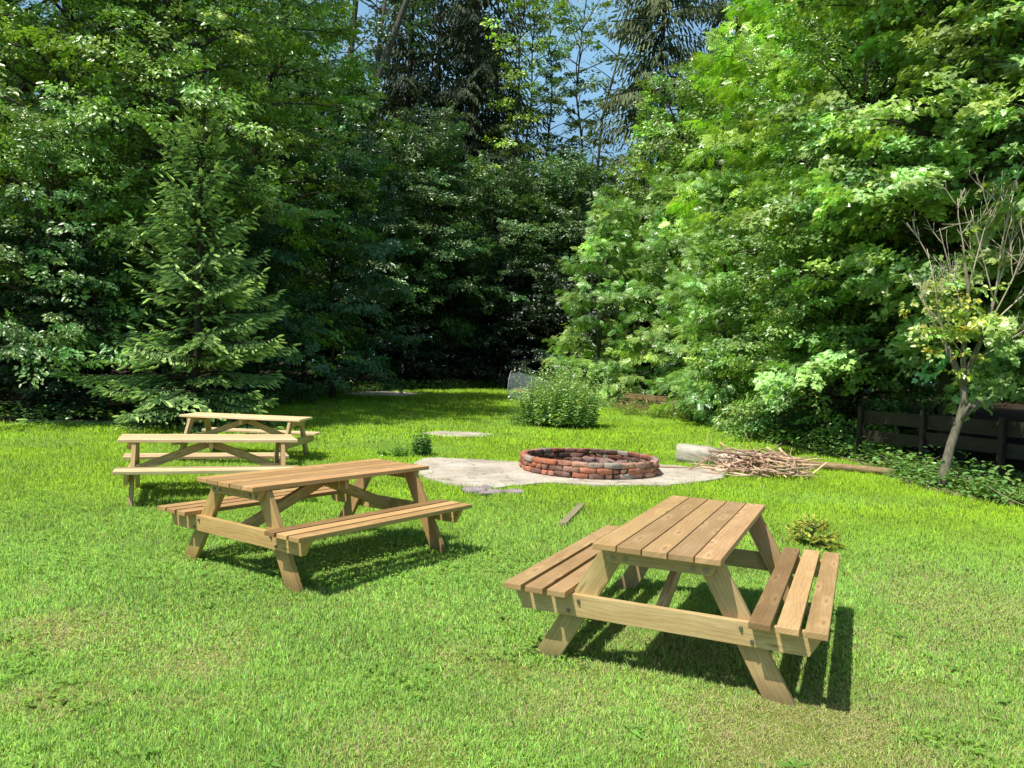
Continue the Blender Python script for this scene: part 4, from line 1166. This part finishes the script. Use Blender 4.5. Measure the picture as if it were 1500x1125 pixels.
for x, y, rz, s in UL: plant_tree('understorey_tree', low, x, y, 'low dark leafy tree in deep shade at the back edge of the lawn', 'tree', 'understorey trees at the back of the lawn', 'bark', 'leaf_broad', rz, s, (.22, .24, .26))  # strong dark tint: the black shade of the hollow painted into the leaves
# --- tall spruces beyond, drooping
ts = spruce(18, 31, 6, 3.5, .46, (.085, .115, .05), .62, 9, .5, .55, .6, .36, None, .36, .45, .74)
TS = [(-5.9, 53, 0, 'tall dark spruce with thick bare lower trunk left of the sky gap, the thickest stem'),
      (-1.6, 55, 2.2, 'tall dark spruce nearest the left side of the central sky gap'),
      (-4.0, 59, 4.1, 'tall dark spruce standing between and behind the two nearer dark spruces'),
      (-9.2, 57, 1.3, 'tall dark spruce behind the leaning pale trunk'),
      (-2.9, 50.5, 3.2, 'tall dark spruce with bare stem between the thickest one and the sky gap'),
      (-7.6, 51, 5.2, 'tall dark spruce just right of the leaning pale trunk')]
for x, y, rz, lab in TS: plant_tree('tall_spruce', ts, x, y, lab, 'spruce', None, 'bark_spruce', 'needle', rz)
hs = spruce(19, 31, 5, 4.2, .42, (.17, .215, .08), .60, 9, .55, .65, .8, .33, None, .30, .3, .95)
plant_tree('weeping_spruce', hs, 7.9, 45.5, 'olive weeping spruce right of the sky gap with hanging curtains of shoots', 'spruce', None, 'bark_spruce', 'needle')
plant_tree('weeping_spruce', hs, 13.2, 48.5, 'olive weeping spruce half hidden behind the bright ash at the right', 'spruce', None, 'bark_spruce', 'needle', 2.0)
# --- thin trees in the sky gap
th = broadleaf(20, 25, 11, 3.0, 26, 'ovate', .24, (.30, .42, .06), 22, lambda f: .75 + .5 * math.sin(f * 9), .15, None, (1.8, 0), .8, (.7, 1.2), density=.8)
plant_tree('slender_tree', th, -1.1, 48.5, 'slender tree with lime green sprays standing inside the sky gap', 'tree')
th2 = broadleaf(22, 28, 10, 2.2, 30, 'ovate', .20, (.075, .125, .04), 10, lambda f: .9, .13, None, (.3, 0), .8, (.6, 1.0), density=.8)
th3 = broadleaf(33, 24, 6, 3.0, 46, 'ovate', .20, (.15, .23, .05), 32, lambda f: .9, .11, None, (-.6, 0), .8, (.6, 1.0), density=.9)
plant_tree('slender_tree', th3, 1.9, 51, 'slender dark stemmed tree standing in the middle of the sky gap', 'tree')
plant_tree('slender_tree', th3, .3, 49.5, 'second slender dark stem close behind the lime green sprays in the sky gap', 'tree', None, 'bark', 'leaf_broad', 2.2, 1.05)
plant_tree('slender_tree', th3, 3.7, 52, 'slender dark stemmed tree just left of the one at the gap edge', 'tree', None, 'bark', 'leaf_broad', 4.2, 1.1)
plant_tree('slender_tree', th2, 4.9, 50, 'slender dark stemmed tree at the right edge of the sky gap', 'tree')
def leaner():
    rng = np.random.default_rng(23); GT = Geo(); GC = Geo()
    T = empty('leaning_trunk_tree', (-10.6, 45, g(0, 45)))
    tag(T, 'tall tree with pale forked trunk leaning right against the sky, left of the dark spruces', 'tree')
    w = lambda *p: np.array(p, float)
    A = w((0, 0, -.2), (.5, 0, 6), (1.0, 0, 12), (2.2, 0, 17), (3.7, 0, 21.5), (4.6, 0, 25)); tube(GT, A, [.38, .33, .28, .22, .15, .07], 10)
    B = w((2.2, 0, 17), (2.3, .2, 20), (2.9, .3, 25)); tube(GT, B, [.15, .13, .06], 8)
    C2 = w((.9, 0, 11), (.6, 0, 17), (.9, 0, 22), (1.1, .1, 27)); tube(GT, C2, [.22, .2, .16, .06], 8)
    O = []; D = []
    for L, k in ((A[3:], 9), (B, 7), (C2[1:], 9)):
        for q in range(k):
            f = rng.uniform(.1, 1); s = np.linspace(0, 1, len(L)); p = np.array([np.interp(f, s, L[:, c]) for c in range(3)])
            a = rng.uniform(0, 6.28); d = np.array([math.cos(a), math.sin(a), rng.uniform(.1, .8)]); ln = rng.uniform(1, 2.6)
            e = p + d * ln; tube(GT, np.array([p, (p + e) / 2 + rng.normal(0, .12, 3), e]), [.05, .035, .012], 5)
            for z in (.4, .6, .8, 1.0): O.append(p + d * ln * z + rng.normal(0, .2, 3)); D.append(d + rng.normal(0, .6, 3))
    sprays(GC, rng, np.array(O), np.array(D), rng.uniform(.7, 1.3, len(O)), 18, 'ovate', .2, (.085, .14, .035))
    link('trunk', GT.mesh('trunk', True), M['bark_mid'], T); link('crown', GC.mesh('crown'), M['leaf_broad'], T)
leaner()
# --- right group
ras = broadleaf(24, 8.6, .3, 2.2, 52, 'pinnate', .36, (.25, .40, .12), 17, lambda f: (1 - f) ** .55 * (.8 + .25 * math.sin(f * 14)), .08, (.28, .44, .08), lift=1.15, subgap=.38)
RS = [(3.5, 32.2, 0, .98, 'feathery light green sapling directly behind the tall weed bush'),
      (5.9, 31.2, 1.4, 1.1, 'largest feathery light green sapling, right of the one behind the weed bush'),
      (7.3, 28.8, 3.1, .9, 'feathery sapling standing behind the collapsed boards'),
      (6.6, 24.2, 4.2, .9, 'feathery sapling at the left of the tall leafy hornbeam')]
for x, y, rz, s, lab in RS: plant_tree('ash_sapling', ras, x, y, lab, 'tree', 'ash saplings right of the far lawn', 'bark', 'leaf_broad', rz, s)
mb = broadleaf(25, 14.5, 2, 3.6, 66, 'ovate', .19, (.22, .34, .09), 40, wall, .18, (.22, .36, .08), spl=(.7, 1.1))
plant_tree('broadleaf_tree', mb, 6.9, 38.5, 'round topped light green tree just below the weeping spruce', 'tree')
plant_tree('broadleaf_tree', mb, 10.6, 35.5, 'broad light green tree behind the bright ash, right of the round topped one', 'tree', None, 'bark', 'leaf_broad', 2.6, 1.1)
ash = broadleaf(26, 19, 3.5, 3.7, 74, 'pinnate', .46, (.26, .42, .06), 18, wall, .22, (.30, .48, .05), subgap=.42)
plant_tree('ash_tree', ash, 9.0, 26.0, 'tall bright lime green ash rising above the right hand thicket', 'tree')
hb_ = broadleaf(27, 13, .5, 3.6, 84, 'ovate', .135, (.20, .33, .075), 46, wall, .16, (.22, .38, .07), droop=.32)
plant_tree('hornbeam', hb_, 9.0, 21.2, 'tall leafy hornbeam with layered boughs in the middle of the right hand thicket', 'tree')
hb2_ = broadleaf(28, 6.0, .2, 2.3, 40, 'ovate', .13, (.18, .30, .08), 44, wall, .08, (.2, .35, .08), droop=.3)
plant_tree('hornbeam_shrub', hb2_, 7.9, 19.3, 'low hornbeam whose boughs hang over the lawn behind the stick heap', 'tree')
plant_tree('hornbeam_shrub', hb2_, 7.7, 22.9, 'low hornbeam shrub between the feathery saplings and the tall hornbeam', 'tree', None, 'bark', 'leaf_broad', 2.0, 1.0, (1.1, 1.05, 1))
mp = broadleaf(29, 13.5, 1.9, 4.3, 84, 'maple', .165, (.26, .39, .12), 46, wall, .2, (.28, .37, .08), spl=(.6, 1.0), droop=.35, up=.7, out=.6)
plant_tree('maple_tree', mp, 9.5, 16.9, 'big maple with broad dark leaves overhanging the plank fence', 'tree', None, 'bark', 'leaf_gloss')
plant_tree('maple_tree', mp, 11.5, 13.5, 'big maple at the right edge behind the leaning half dead tree', 'tree', None, 'bark', 'leaf_gloss', 2.3, .97)
# leafy shrub with pale big leaves by the boards
ls = herb(8, 60, .9, .8, 1.5, .26, (.2, .34, .12), 14, 'ovate', .2, 1.2)
plant('leafy_shrub', ls, 6.6, 25.4, 'leafy shrub with large pale leaves right of the collapsed boards', 'shrub')
plant('leafy_shrub', hb2, 7.0, 20.3, 'knee high leafy plants under the low hornbeam boughs', 'shrub', None, 0, 1.3)

# --- trees deep in the wood behind (seen only between the others)
DW = [(-16.5, 24.5), (-14.5, 30), (-19, 30), (-13.5, 37), (-18, 38), (-15, 44), (-22, 24), (11.8, 20.6), (13.6, 25), (12.2, 30.5), (15.4, 31), (15.0, 38), (14.6, 18.0), (18, 24), (16, 13.5), (19.5, 34), (14.0, 43)]
for k, (x, y) in enumerate(DW):
    plant_tree('wood_tree', (lt, mb, lm)[k % 3], x, y, 'dark tree deep in the wood, seen only in gaps between the nearer trees', 'tree', 'trees deep in the wood', 'bark', 'leaf_broad', k * 1.7, .95 + .1 * (k % 3), (.8, .8, .8))
def woodland():
    """the far wood: one mass nobody could count"""
    rng = np.random.default_rng(88); G = Geo()
    n = 26000
    a = rng.uniform(-1.15, 1.15, n); d = rng.uniform(60, 76, n)
    x = np.sin(a) * d; y = np.cos(a) * d
    h = 12.5 + 5 * vnoise(a * 20 + 40, d * .1, 1.0, 71) + np.where(np.abs(a - .06) < .12, 2.0, 9 * np.clip((np.abs(a - .06) - .1) * 5, 0, 1))
    z = h * rng.random(n) ** .8 + 1
    P = np.stack([x, y, z], 1)
    D = np.stack([-np.sin(a) + rng.normal(0, .6, n), -np.cos(a) + rng.normal(0, .6, n), rng.normal(-.2, .4, n)], 1)
    sprays(G, rng, P, D, np.full(n, 1.6), 6, 'diamond', .75, (.07, .13, .045), .7, .5, .4, .6, .3)
    o = link('woodland', G.mesh('woodland'), M['leaf_broad']); tag(o, 'far wood closing the view behind all the trees', 'woodland', kind='stuff')
woodland()
